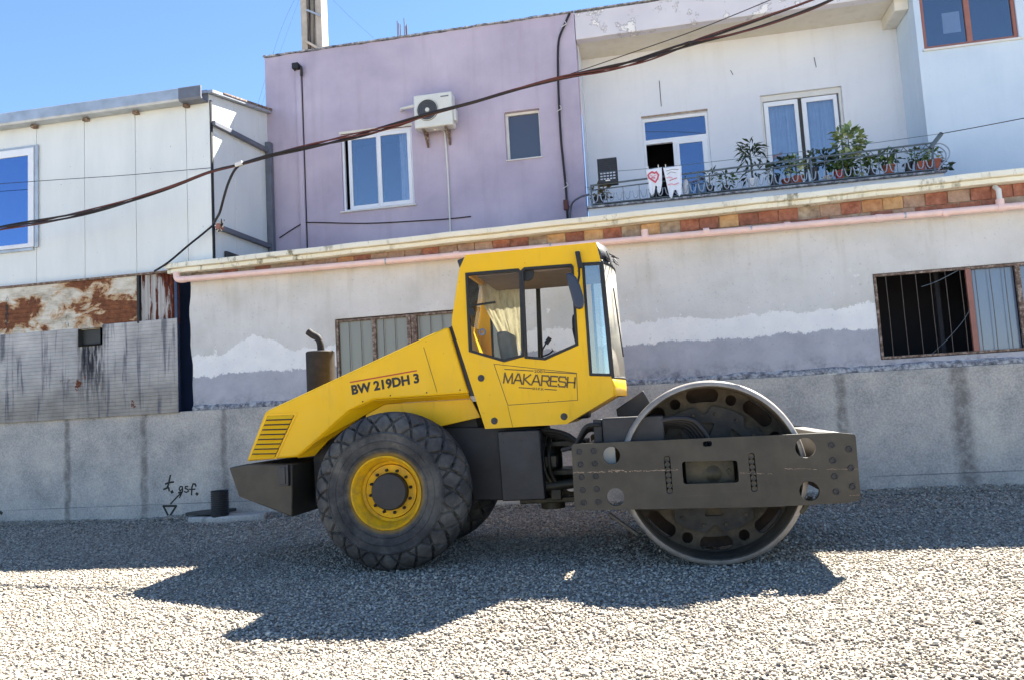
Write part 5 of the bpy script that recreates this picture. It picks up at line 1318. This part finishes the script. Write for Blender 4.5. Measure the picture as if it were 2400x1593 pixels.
    MB().lathe([(rr, -.8), (rr, -.012), (rr*.93, 0), (0, .004)], (cx, Ye, zt), 'z', 24).build('silencer', MAT['exhaust'], ex, angle=40)
    t = [at(752, 826, Ye), at(751, 806, Ye), at(745, 792, Ye), at(733, 785, Ye), at(722, 777, Ye)]
    MB().tube(smooth_path(t, 5), [.042]*21, 14).build('tail_pipe', MAT['exhaust'], ex)
    # ---------------- cab
    cab = thing_part('cab', r, (-1.1, YC, 1.3))
    C = [(1091, 598), (1397, 568), (1408, 613), (1434, 885), (1438, 927), (1328, 993), (1137, 1004), (1059, 762), (1059, 748), (1076, 632)]
    CP = poly(C, YB)
    W1 = poly([c6(292, 322), c6(672, 290), c6(690, 310), c6(708, 920), c6(570, 958), c6(318, 885)], YB)
    W2 = poly([c6(700, 300), c6(720, 282), c6(1060, 256), c6(1072, 270), c6(1107, 838), c6(870, 944), c6(728, 932)], YB)
    W3 = poly([c6(1148, 248), c6(1278, 240), c6(1358, 1062), c6(1205, 1058)], YB)
    for y0, y1 in ((YB, YB+.035), (mir(YB), mir(YB)-.035)):
        m = MB(); m.plate(CP, y0, y1, [W1, W2, W3]); sp = m.build('side_panel', MAT['yellow'], cab, .012)
        for Wn, gl in ((W1, 'cabglass'), (W2, 'cabglass'), (W3, 'frontglass')):
            s = 1 if y0 < YC else -1
            m = MB(); m.plate(inset(Wn, -.012), y0-.010*s, y0+.040*s, [inset(Wn, .016)]); m.build('window_seal', MAT['black'], cab, .003, 1)
            if not (Wn is W2 and s == 1):
                m = MB(); m.plate(inset(Wn, .008), y0+.012*s, y0+.018*s); m.build('side_window', MAT[gl], cab)
    ya, yb = YB+.035, mir(YB)-.035
    def strip(i, name, mat, th=.03):
        p, q = Vector(CP[i]), Vector(CP[(i+1) % len(CP)]); d = (q-p).normalized(); n = Vector((d.y, -d.x))*th
        if n.dot(Vector((-1.1, 2.2))-p) < 0: n = -n
        m = MB(); m.plate([p+n*.05, q+n*.05, q+n, p+n], ya+.002, yb-.002); return m.build(name, MAT[mat], cab, .006)
    strip(0, 'roof', 'yellow', .05); strip(9, 'roof_rear', 'yellow'); strip(7, 'rear_sill', 'yellow'); strip(6, 'rear_panel', 'yellow'); strip(5, 'floor', 'chassis'); strip(4, 'toe_panel', 'yellow')
    p, q = Vector(CP[8]), Vector(CP[9]); m = MB(); m.plate([p, q, q+Vector((.008, 0)), p+Vector((.008, 0))], ya+.05, yb-.05); m.build('rear_window', MAT['cabglass'], cab)
    z0, z1 = Vector(CP[0]), Vector(CP[1])
    m = MB(); m.box((z0[0]+.1, ya+.01, z0[1]-.235), (z1[0]-.05, yb-.01, z0[1]-.07)); m.build('roof_lining', MAT['lining'], cab, .01)
    m = MB(); q = at(*c6(735, 318), ya+.005); m.lathe([(0, -.006), (.075, -.006), (.08, .01)], (q.x, ya+.006, q.z), 'y', 20); m.build('loudspeaker', MAT['black'], cab)
    # curved windscreen, front lower panel and roof front
    def bulged(name, mat, p, q, b, n=18, th=.008, nz=1):
        vs = []; fs = []
        for k in range(nz+1):
            t = k/nz; x = p[0]+(q[0]-p[0])*t; z = p[1]+(q[1]-p[1])*t
            for i in range(n+1):
                u = i/n*2-1; vs.append((x + b*(1-abs(u)**2.6), YC + u*(YC-YB-.002), z))
        for k in range(nz):
            for i in range(n): fs.append((k*(n+1)+i, k*(n+1)+i+1, (k+1)*(n+1)+i+1, (k+1)*(n+1)+i))
        m = MB(); m.add(vs, fs, True); o = m.build(name, MAT[mat], cab, angle=60); md = o.modifiers.new('t', 'SOLIDIFY'); md.thickness = th; return o
    P2, P3, P4, P1 = CP[2], CP[3], CP[4], CP[1]
    bulged('windscreen', 'dustyscreen', P2, P3, .115)
    bulged('front_panel', 'yellow', P3, P4, .115, th=.02)
    bulged('screen_base_trim', 'black', (P3[0], P3[1]+.012), (P3[0], P3[1]-.006), .12, th=.012)
    bulged('screen_top_trim', 'black', (P2[0], P2[1]+.02), (P2[0], P2[1]-.02), .12, th=.012)
    bulged('roof_front', 'blackplastic', P1, P2, .10, th=.02)
    m = MB(); vs = []; n = 16
    top = [(P1[0]+.10*(1-abs(i/n*2-1)**2.6), YC+(i/n*2-1)*(YC-YB-.004)) for i in range(n+1)]
    m.plate([(P1[0]-.06, YB+.02)] + top + [(P1[0]-.06, mir(YB)-.02)], P1[1]-.03, P1[1]-.002, axis='z'); m.build('roof_lip', MAT['yellow'], cab)
    # torn black visor hanging off the roof front
    rs = random.Random(12)
    for i in range(9):
        t = rs.uniform(0, 1); yy = YB+.05+t*.75; x = P1[0]+.05+.09*(1-abs(t*2-1)**2); z = P1[1]-rs.uniform(.03, .16); s = rs.uniform(.05, .10)
        d = Vector((rs.uniform(.2, 1), rs.uniform(-.6, .6), rs.uniform(-1, -.2))).normalized()*s; e = Vector((rs.uniform(-.3, .3), 1, rs.uniform(-.4, .4))).normalized()*s*.6
        a = Vector((x, yy, z)); m = MB(); m.add([a-e*.5, a+e*.5, a+d+e*.3, a+d*1.3, a+d*.8-e*.4], [(0, 1, 2, 3, 4)]); o = m.build('visor_shard', MAT['blackplastic'], cab); md = o.modifiers.new('t', 'SOLIDIFY'); md.thickness = .006
    # front corner posts and wiper
    MB().bar((P2[0]+.012, YB+.004, P2[1]), (P3[0]+.012, YB+.004, P3[1]), .03, .03, (0, 1, 0)).build('corner_post', MAT['black'], cab, .004)
    MB().tube([(P3[0]+.12, YC-.33, P3[1]+.22), (P2[0]+.10, YC-.38, P2[1]-.25)], .008, 6).build('wiper', MAT['black'], cab)
    # rubber corner at the rear of the roof
    q = at(1078, 618, YB); m = MB(); m.plate(poly([c6(222, 222), c6(278, 196), c6(262, 292), c6(246, 290)], YB+.03), YB+.03, YB+.2); m.build('rear_lamp', MAT['blackplastic'], cab, .008)
    # mirror and its arm
    mr = thing_part('mirror', r, at(*c6(1110, 200), YB-.15))
    a = at(*c6(1108, 155), YB-.05); b = at(*c6(1130, 280), YB-.06); MB().bar(a, b, .05, .035, (0, 1, 0)).build('mirror_bracket', MAT['black'], mr, .008)
    MB().tube([at(*c6(1120, 270), YB-.05), at(*c6(1122, 330), YB-.12), at(*c6(1110, 400), YB-.2)], .011, 8).build('mirror_arm', MAT['black'], mr)
    oval = [c6(x, y) for x, y in ((1022,312),(1060,310),(1100,345),(1125,400),(1150,480),(1155,530),(1148,568),(1120,578),(1092,572),(1072,520),(1050,440),(1030,370))]
    m = MB(); m.plate(poly(oval, YB-.24), YB-.24, YB-.17); m.build('mirror_head', MAT['mirrorback'], mr, .02, 3)
    # bolts, panel outline, seam
    for cxy in ((400, 1083), (498, 1397), (1010, 1365)):
        q = at(*c6(*cxy), YB); MB().lathe([(0, -.014), (.018, -.014), (.02, -.006), (.034, -.005), (.036, 0)], (q.x, YB, q.z), 'y', 20).build('rubber_plug', MAT['blackplastic'], cab, angle=30)
    m = MB(); pl = poly([c6(495, 980), c6(1102, 1046), c6(1110, 1245), c6(597, 1281)], YB); ribbons(m, [pl + [pl[0]]], YB-.0025, .006)
    ribbons(m, [[xz(*c6(597, 1290), YB), xz(*c6(632, 1440), YB)]], YB-.0025, .004)
    m.build('hatch_gap', MAT['faded_ink'], cab)
    # company lettering
    GL = {'M': [[(0,0),(.06,1),(.5,.05),(.94,1),(1,0)]], 'A': [[(0,0),(.43,1),(.57,1),(1,0)], [(.18,.34),(.82,.34)]], 'K': [[(0,0),(0,1)], [(.95,1),(.12,.5),(1,0)]],
          'R': [[(0,0),(0,1),(.82,1),(1,.86),(1,.6),(.82,.45),(0,.45)], [(.6,.45),(1,0)]], 'E': [[(1,1),(0,1),(0,0),(1,0)], [(0,.5),(.9,.5)]],
          'S': [[(1,.8),(.86,1),(.14,1),(0,.85),(0,.64),(.14,.52),(.86,.48),(1,.36),(1,.15),(.86,0),(.14,0),(0,.2)]], 'H': [[(0,0),(0,1)], [(1,0),(1,1)], [(0,.5),(1,.5)]]}
    o0, ox, oz = Vector(xz(*c6(566, 1116), YB)), Vector(xz(*c6(1086, 1152), YB)), Vector(xz(*c6(572, 1046), YB)); ex_, ez_ = ox-o0, oz-o0
    wd = {'M': 1.2, 'A': 1.15, 'K': .95, 'R': 1, 'E': .9, 'S': 1, 'H': 1}; gap = .22; word = 'MAKARESH'
    tot = sum(wd[ch] for ch in word) + gap*7; u = 0; lines = []
    for ch in word:
        for ln in GL[ch]: lines.append([tuple(o0 + ex_*((u+a*wd[ch])/tot) + ez_*b) for a, b in ln])
        u += wd[ch]+gap
    m = MB(); ribbons(m, lines, YB-.003, .0155); m.build('company_lettering', MAT['faded_ink'], cab)
    m = MB(); ribbons(m, [[]], YB, .008)
    for ra, rb in (((575, 1018), (782, 1030)), ((874, 1038), (1098, 1050)), ((680, 1152), (770, 1158)), ((870, 1164), (953, 1170))):
        m = MB(); ribbons(m, [[xz(*c6(*ra), YB), xz(*c6(*rb), YB)]], YB-.003, .009); m.build('lettering_rule', MAT['faded_ink'], cab)
    text_mesh('year_lettering', '2001', c6(790, 1042), c6(866, 1046), c6(790, 1020), YB-.003, MAT['faded_ink'], cab, .012)
    text_mesh('suffix_lettering', 'SH.P.K', c6(775, 1168), c6(862, 1173), c6(776, 1150), YB-.003, MAT['faded_ink'], cab, .015)
    # handle inside the rear side window
    q = at(*c6(320, 600), YB+.02); m = MB(); m.box((q.x-.02, YB-.02, q.z-.04), (q.x+.05, YB+.03, q.z+.03)); m.tube([(q.x+.02, YB-.01, q.z+.03), (q.x+.04, YB-.02, q.z+.06), (q.x+.28, YB-.02, q.z+.075)], .012, 6); m.build('window_latch', MAT['black'], cab)
    q = at(*c6(410, 748), YB+.016); m = MB(); m.lathe([(.018, -.012), (.036, -.012), (.038, .0), (.018, .0)], (q.x, YB+.012, q.z), 'y', 20); m.build('window_knob', MAT['greysteel'], cab)
    # interior: seat, crumpled sheet, steering column, levers
    sx = -1.36; m = MB(); m.box((sx-.12, YC-.26, 1.62), (sx+.36, YC+.26, 1.78)); m.build('seat', MAT['seat'], cab, .05, 3)
    m = MB(); m.plate([(sx-.16, 1.72), (sx+.02, 1.72), (sx-.10, 2.34), (sx-.24, 2.34)], YC-.25, YC+.25); m.build('backrest', MAT['seat'], cab, .04, 3)
    m = MB(); n = 26; k2 = 10; vs = []; fs = []
    pa = [at(*c6(395, 318), 8.80), at(*c6(672, 300), 8.80), at(*c6(700, 880), 8.80), at(*c6(600, 720), 8.80), at(*c6(420, 560), 8.80)]
    rs = random.Random(3)
    x0, x1 = pa[0].x, pa[1].x
    for j in range(k2+1):
        t = j/k2; z = pa[0].z + (pa[2].z-pa[0].z)*t
        xl = x0 + max(0, t-.35)*.42
        for i in range(n+1):
            u = i/n; vs.append((xl+(x1+.02-xl)*u, 8.80+.008*math.sin(i*.9+j*1.3)+rs.uniform(-.016, .016), z))
    for j in range(k2):
        for i in range(n): fs.append((j*(n+1)+i, j*(n+1)+i+1, (j+1)*(n+1)+i+1, (j+1)*(n+1)+i))
    m.add(vs, fs, True); m.build('crumpled_sheet', MAT['sheet'], cab, angle=60)
    q = at(*c6(1075, 745), 8.3); m = MB(); m.tube([(q.x+.03, 8.3+.2*math.cos(t), q.z+.06+.2*math.sin(t)*.55) for t in [2*math.pi*i/20 for i in range(20)]], .016, 7, closed=True); m.tube([(q.x+.03, 8.3, q.z+.04), (q.x+.16, 8.3, 1.5)], .04, 10); m.build('steering_column', MAT['black'], cab)
    for pts in (((840, 910), (862, 855), (905, 790)), ((850, 925), (900, 905), (928, 880))):
        P = [at(*c6(*t), 8.0) for t in pts]; m = MB(); m.tube(smooth_path(P, 5), .009, 6); m.tube([P[-1]*.35+P[-2]*.65 if pts[-1][1] < 800 else P[-1], P[-1]+(P[-1]-P[-2])*.05], .024, 8); m.build('lever', MAT['black'], cab)
    m = MB(); m.box((sx+.36, YC-.3, 1.36), (sx+.72, YC-.05, 1.72)); m.build('console', MAT['blackplastic'], cab, .03)
    # ---------------- middle chassis and articulation
    c9 = lambda x, y: (1040+x/4.544, 930+y/4.544)
    pp = poly([(1030, 1000), (1272, 1000), (1280, 1170), (1108, 1172), (1100, 1100)], YB+.30)
    m = MB(); m.plate(pp, YB+.30, mir(YB+.30)); m.build('chassis', MAT['chassis'], r, .012)
    pp = poly([c9(568, 365), c9(1018, 345), c9(1082, 1088), c9(624, 1108)], YB+.04)
    m = MB(); m.plate(pp, YB+.04, YB+.301); m.build('tank_cover', MAT['chassis'], r, .012)
    for t in ((630, 390), (640, 480), (828, 460), (670, 852), (860, 838), (688, 1038), (876, 1024)):
        q = at(*c9(*t), YB+.04); MB().lathe([(.010, -.004), (.010, .003)], (q.x, YB+.04, q.z), 'y', 8).lathe([(0, -.004), (.010, -.004)], (q.x, YB+.04, q.z), 'y', 8).build('cover_screw', MAT['black'], r)
    xa = at(1312, 1080, YC).x
    MB().tube([(xa-.1, YC, .42), (xa-.1, YC, 1.22)], .13, 18).build('pivot_post', MAT['greasy'], r)
    for z in (.5, .78, 1.08):
        MB().box((xa-.42, YC-.25, z), (xa+.32, YC+.25, z+.06)).build('pivot_plate', MAT['greasy'], r, .01)
    for s in (-1, 1):
        MB().tube([(xa-.4, YC+s*.42, .66), (xa+.3, YC+s*.40, .72)], .05, 12).build('steering_ram', MAT['greasy'], r); MB().tube([(xa-.1, YC+s*.41, .69), (xa+.42, YC+s*.40, .73)], .025, 10).build('ram_rod', MAT['drumsteel'], r)
    MB().box((xa-.2, YC-.42, .88), (xa+.02, YC-.28, 1.0)).build('valve_block', MAT['greasy'], r, .01)
    MB().box((xa-.06, YC-.45, .55), (xa+.05, YC-.33, .66)).build('valve_block', MAT['greasy'], r, .01)
    rs = random.Random(21)
    for i in range(7):
        yy = YB+.25+i*.07
        pts = [(xa-.35, yy, 1.12+.02*i), (xa-.15, yy-.04, 1.26-.02*i), (xa+.12, yy-.06, 1.22-.03*i), (xa+.34, yy-.1, 1.07), (xa+.55, yy-.2+.02*i, 1.06)]
        MB().tube(smooth_path(pts, 6), .021, 8).build('hydraulic_hose', MAT['black'], r)
    for i in range(4):
        pts = [(xa-.2+i*.05, YB+.22+.05*i, 1.2), (xa-.24+i*.06, YB+.18, 1.0), (xa-.18+i*.05, YB+.18, .78), (xa-.02+i*.04, YB+.24, .62), (xa+.18, YB+.3, .6)]
        MB().tube(smooth_path(pts, 6), .02, 8).build('hydraulic_hose', MAT['greasy'], r)
    # ---------------- drum frame
    fr = thing_part('drum_frame', r, (.5, YC, .8))
    F = poly([c7(264, 545), c7(275, 530), c7(1735, 466), c7(2100, 450), c7(2222, 462), c7(2232, 480), c7(2268, 905), c7(2258, 918), c7(2185, 938), c7(1650, 965), c7(300, 990), c7(286, 978)], YF)
    cir = lambda x, y, rr, n=24: circle(*xz(*c7(x, y), YF), rr, n)
    sc = lambda d: d*.33855*YF/1800*1.02
    def rr_rect(pts, rad, n=4): return rounded(poly([c7(*p) for p in pts], YF), rad, n)
    holes = [cir(541, 609, .079), cir(570, 897, .081), cir(1885, 556, .088), cir(1912, 856, .085), rr_rect([(1027, 652), (1412, 643), (1426, 795), (1040, 808)], .03),
             rr_rect([(1172, 512), (1236, 508), (1238, 545), (1174, 549)], .022), rr_rect([(902, 615), (946, 612), (968, 872), (924, 876)], .028), rr_rect([(1486, 594), (1530, 591), (1555, 858), (1510, 862)], .028)]
    m = MB(); m.plate(F, YF, YF+.05, holes); m.build('side_plate', MAT['frame'], fr, .008)
    F2 = [p for p in F]; m = MB(); m.plate(F2, mir(YF)-.05, mir(YF), holes[:5]); m.build('side_plate', MAT['frame'], fr, .008)
    for (x0, y0, x1, y1) in ((924, 635, 946, 855), (1508, 615, 1532, 840)):
        for k in range(7):
            t = k/6; q = at(*c7(x0+(x1-x0)*t, y0+(y1-y0)*t), YF); MB().lathe([(0, .014), (.012, .014), (.024, .010), (.030, .03)], (q.x, YF, q.z), 'y', 16).build('plug_weld', MAT['frame'], fr)
        p, q = at(*c7(x0, y0-20), YF), at(*c7(x1, y1+15), YF); MB().box((p.x-.05, YF+.052, q.z), (q.x+.05, YF+.06, p.z)).build('weld_backing', MAT['chassis'], fr)
    bolts = [(316+22*i/2.0*0+8*i, 585+88*i) for i in range(5)] + [(415+8*i, 580+88*i) for i in range(5)] + [(2066, 538), (2075, 645), (2087, 755), (2098, 862), (2186, 567), (2199, 697), (2211, 825)]
    q = at(*c7(528, 612), YF+.16); MB().box((q.x-.10, YF+.16, q.z-.12), (q.x+.055, YF+.175, q.z+.12)).build('bright_spot_plate', MAT['soffit'], fr)  # added plate: its cream colour stands in for bright light in the hole
    for b in bolts:
        q = at(*c7(*b), YF); m = MB(); m.lathe([(0, -.002), (.017, -.002), (.019, -.012), (.027, -.012), (.029, 0)], (q.x, YF, q.z), 'y', 14); m.build('bolt', MAT['chassis'], fr, angle=30)
    # long scrape along the near side plate
    rs = random.Random(17)
    for (xa_, ya_, xb_, yb_, n_, w_) in ((275, 728, 1020, 708, 46, .012), (1430, 732, 1660, 735, 12, .006), (1740, 700, 2260, 706, 16, .005), (500, 712, 650, 712, 8, .012), (2190, 888, 2262, 882, 5, .008)):
        m = MB()
        for i in range(n_):
            if rs.random() < .25: continue
            t0 = i/n_; t1 = t0 + rs.uniform(.6, 1.3)/n_; a = xz(*c7(xa_+(xb_-xa_)*t0, ya_+(yb_-ya_)*t0+rs.uniform(-4, 4)), YF); b = xz(*c7(xa_+(xb_-xa_)*t1, ya_+(yb_-ya_)*t1+rs.uniform(-4, 4)), YF); w = w_*rs.uniform(.3, 1)*.5; y = YF-.0012-.0003*(i % 3)
            m.add([(a[0], y, a[1]-w*.3), (b[0], y, b[1]-w), (b[0], y, b[1]+w*.6), (a[0], y, a[1]+w)], [(0, 1, 2, 3)])
        o = m.build('scrape', MAT['scrape'], fr); o['kind'] = 'stuff'
    X0, X1 = F[0][0], F[6][0]; ztop, zbot = F[2][1], F[9][1]
    xr0 = 1.44
    m = MB(); m.plate([(xr0, zbot+.1), (X1-.06, zbot+.06), (X1-.05, F[4][1]+.002), (X1-.16, F[3][1]+.006), (xr0-.02, ztop+.006)], YF+.052, mir(YF)-.052); m.build('front_beam', MAT['frame'], fr, .01)
    m = MB(); m.plate([(X0+.04, zbot+.05), (-.53, zbot+.05), (-.53, ztop-.05), (X0+.04, ztop-.05)], YF+.42, mir(YF)-.052); m.build('rear_beam', MAT['frame'], fr, .01)
    m = MB(); m.box((X0+.05, YF+.052, zbot+.05), (X0+.16, YF+.419, ztop-.06)); m.build('rear_gusset', MAT['frame'], fr, .01)
    m = MB(); p = at(*c7(1230, 730), YF); m.box((p.x-.22, YF+.14, p.z-.14), (p.x+.22, YF+.3, p.z+.14)); m.lathe([(0, -.012), (.05, -.012), (.07, 0), (.10, .004)], (p.x+.03, YF+.139, p.z-.02), 'y', 14); m.build('drum_motor', MAT['greasy'], fr, .008)
    for dx, dz in ((-.17, .1), (-.17, -.1), (.17, .1), (.17, -.1), (.17, 0)):
        MB().lathe([(0, -.012), (.02, -.012), (.022, 0)], (p.x+dx, YF+.139, p.z+dz), 'y', 8, False).build('motor_bolt', MAT['greasy'], fr)
    # scraper bars at the drum
    MB().bar((X0+.30, YF+.06, zbot-.02), (X0+.55, YF+.07, zbot-.22), .03, .08, (0, 1, 0)).build('scraper', MAT['frame'], fr, .006)
    q = at(*c7(1900, 985), YF+.1); MB().bar((q.x+.05, YF+.15, q.z+.10), (q.x-.06, YF+.15, q.z-.03), .04, .10, (0, 1, 0)).build('scraper', MAT['greasy'], fr, .006)
    # hydraulic tank box and hoses on top of the near side
    bx0, bx1 = at(1412, 1000, YF+.14), at(1556, 1000, YF+.14); zt_, zb_ = at(1480, 976, YF+.14).z, at(1480, 1031, YF+.14).z
    m = MB(); m.box((bx0.x, YF+.14, ztop-.02), (bx1.x, YF+.52, zt_)); m.build('valve_box', MAT['chassis'], fr, .012)
    m = MB(); m.box((bx0.x-.09, YF+.2, ztop-.0), (bx0.x-.004, YF+.48, zt_-.006)); m.build('valve_box_end', MAT['chassis'], fr, .01)
    for i in range(5):
        y0 = YF+.16+.05*i
        pts = [(bx1.x-.02, y0, zt_-.05-.015*i), (bx1.x+.14, y0+.0, zt_-.035-.02*i), (bx1.x+.30-.02*i, y0, zt_-.085-.02*i), (bx1.x+.42-.03*i, y0, ztop-.06), (bx1.x+.44-.03*i, y0, ztop-.2)]
        MB().tube(smooth_path(pts, 6), .023, 8).build('hydraulic_hose', MAT['chassis'], fr)
    for i in range(4):
        y0 = YF+.2+.06*i
        pts = [(bx0.x-.02, y0, zt_-.06-.02*i), (bx0.x-.16, y0, zt_-.07-.015*i), (bx0.x-.28, y0+.05, ztop-.01), (bx0.x-.42, y0+.1, ztop-.06)]
        MB().tube(smooth_path(pts, 6), .02, 8).build('hydraulic_hose', MAT['black'], fr)
    # tilted dark plate between cab and drum on the far side
    pp = poly([(1444, 958), (1507, 914), (1523, 942), (1523, 975), (1447, 975)], 8.75)
    m = MB(); m.plate(pp, 8.75, 9.2); m.build('step_guard', MAT['blackplastic'], r, .01)
    m = MB(); m.box((pp[0][0]+.1, 8.8, 1.0), (pp[0][0]+.2, 9.1, pp[4][1]+.01)); m.build('guard_bracket', MAT['chassis'], r)
    # ---------------- drum
    RD = .838; XD, ZD = at(1669.5, 1103, YD).x, RD-.018
    dr = thing_part('drum', r, (XD, YC, ZD)); Wd = 2*(YC-YD); c = (XD, YD, ZD)
    def arc2(cx, cy, r0, a0, a1, n=5): return [(cx+r0*math.cos(a0+(a1-a0)*k/n), cy+r0*math.sin(a0+(a1-a0)*k/n)) for k in range(n+1)]
    e = .05
    inn = [(RD-.060, .42), (RD-.060, .012), (RD-.052, .002)]; MB().lathe(inn, c, 'y', 96).build('inner_shell', MAT['drumdisc'], dr, angle=30); MB().lathe([(a, Wd-b) for a, b in inn], c, 'y', 96).build('inner_shell', MAT['drumdisc'], dr, angle=30)
    prof = [(RD-.051, .003)] + [(RD-e+e*math.sin(t), e-e*math.cos(t)) for t in [math.pi/2*k/5 for k in range(6)]]
    prof = prof + [(a, Wd-b) for a, b in prof[::-1]]
    m = MB(); m.lathe(prof, c, 'y', 128); m.build('shell', MAT['drumsteel'], dr, angle=30)
    yd = YD+.40
    def slot(ang, rc, hw, hh):
        pts = []; n = 6
        for k in range(n+1): t = -hw+2*hw*k/n; pts.append((rc+hh, t/rc))
        for k in range(1, 6): a = math.pi/2 - math.pi*k/6; pts.append((rc+hh*math.sin(a), (hw+hh*.85*math.cos(a))/rc))
        for k in range(n+1): t = hw-2*hw*k/n; pts.append((rc-hh, t/rc))
        for k in range(1, 6): a = -math.pi/2 - math.pi*k/6; pts.append((rc+hh*math.sin(a), (-hw+hh*.85*math.cos(a))/rc))
        return [(XD+q*math.cos(ang+d), ZD+q*math.sin(ang+d)) for q, d in pts]
    off = math.pi/2 + R(1)
    hs = [slot(off+k*math.pi/4, .705, .10, .064) for k in range(8)] + [circle(XD+.69*math.cos(off+(k+.5)*math.pi/4), ZD+.69*math.sin(off+(k+.5)*math.pi/4), .052, 16) for k in range(8)]
    m = MB(); m.plate(circle(XD, ZD, RD-.059, 96), yd, yd+.03, hs); m.build('end_disc', MAT['drumdisc'], dr)
    m = MB(); m.lathe([(0, 0), (RD-.06, 0)], (XD, yd+.22, ZD), 'y', 48); m.build('inner_disc', MAT['druminner'], dr)
    out = []
    for k in range(160):
        a = 2*math.pi*k/160; d = ((a-off) % (math.pi/4)); d = min(d, math.pi/4-d)
        out.append((XD+(.60-.075*max(0, 1-(d/.12)**2))*math.cos(a), ZD+(.60-.075*max(0, 1-(d/.12)**2))*math.sin(a)))
    tri = []
    for k in range(8):
        a = off+k*math.pi/4; f = lambda rr, t: (XD+rr*math.cos(a)-t*math.sin(a), ZD+rr*math.sin(a)+t*math.cos(a))
        tri.append(rounded([f(.44, -.095), f(.44, .095), f(.31, .03), f(.31, -.03)], .03, 3))
    m = MB(); m.plate(out, yd-.035, yd-.002, tri); m.build('bolt_plate', MAT['drumplate'], dr, .006)
    m = MB(); m.lathe([(0, -.16), (.22, -.16), (.25, -.12), (.26, -.036)], (XD, yd, ZD), 'y', 32); m.build('hub', MAT['greasy'], dr, angle=30)
    for k in range(16):
        a = off+(k+.5)*math.pi/8; MB().lathe([(0, -.02), (.016, -.02), (.018, 0)], (XD+.53*math.cos(a), yd-.035, ZD+.53*math.sin(a)), 'y', 6, False).build('disc_bolt', MAT['drumdisc'], dr)
build_roller()
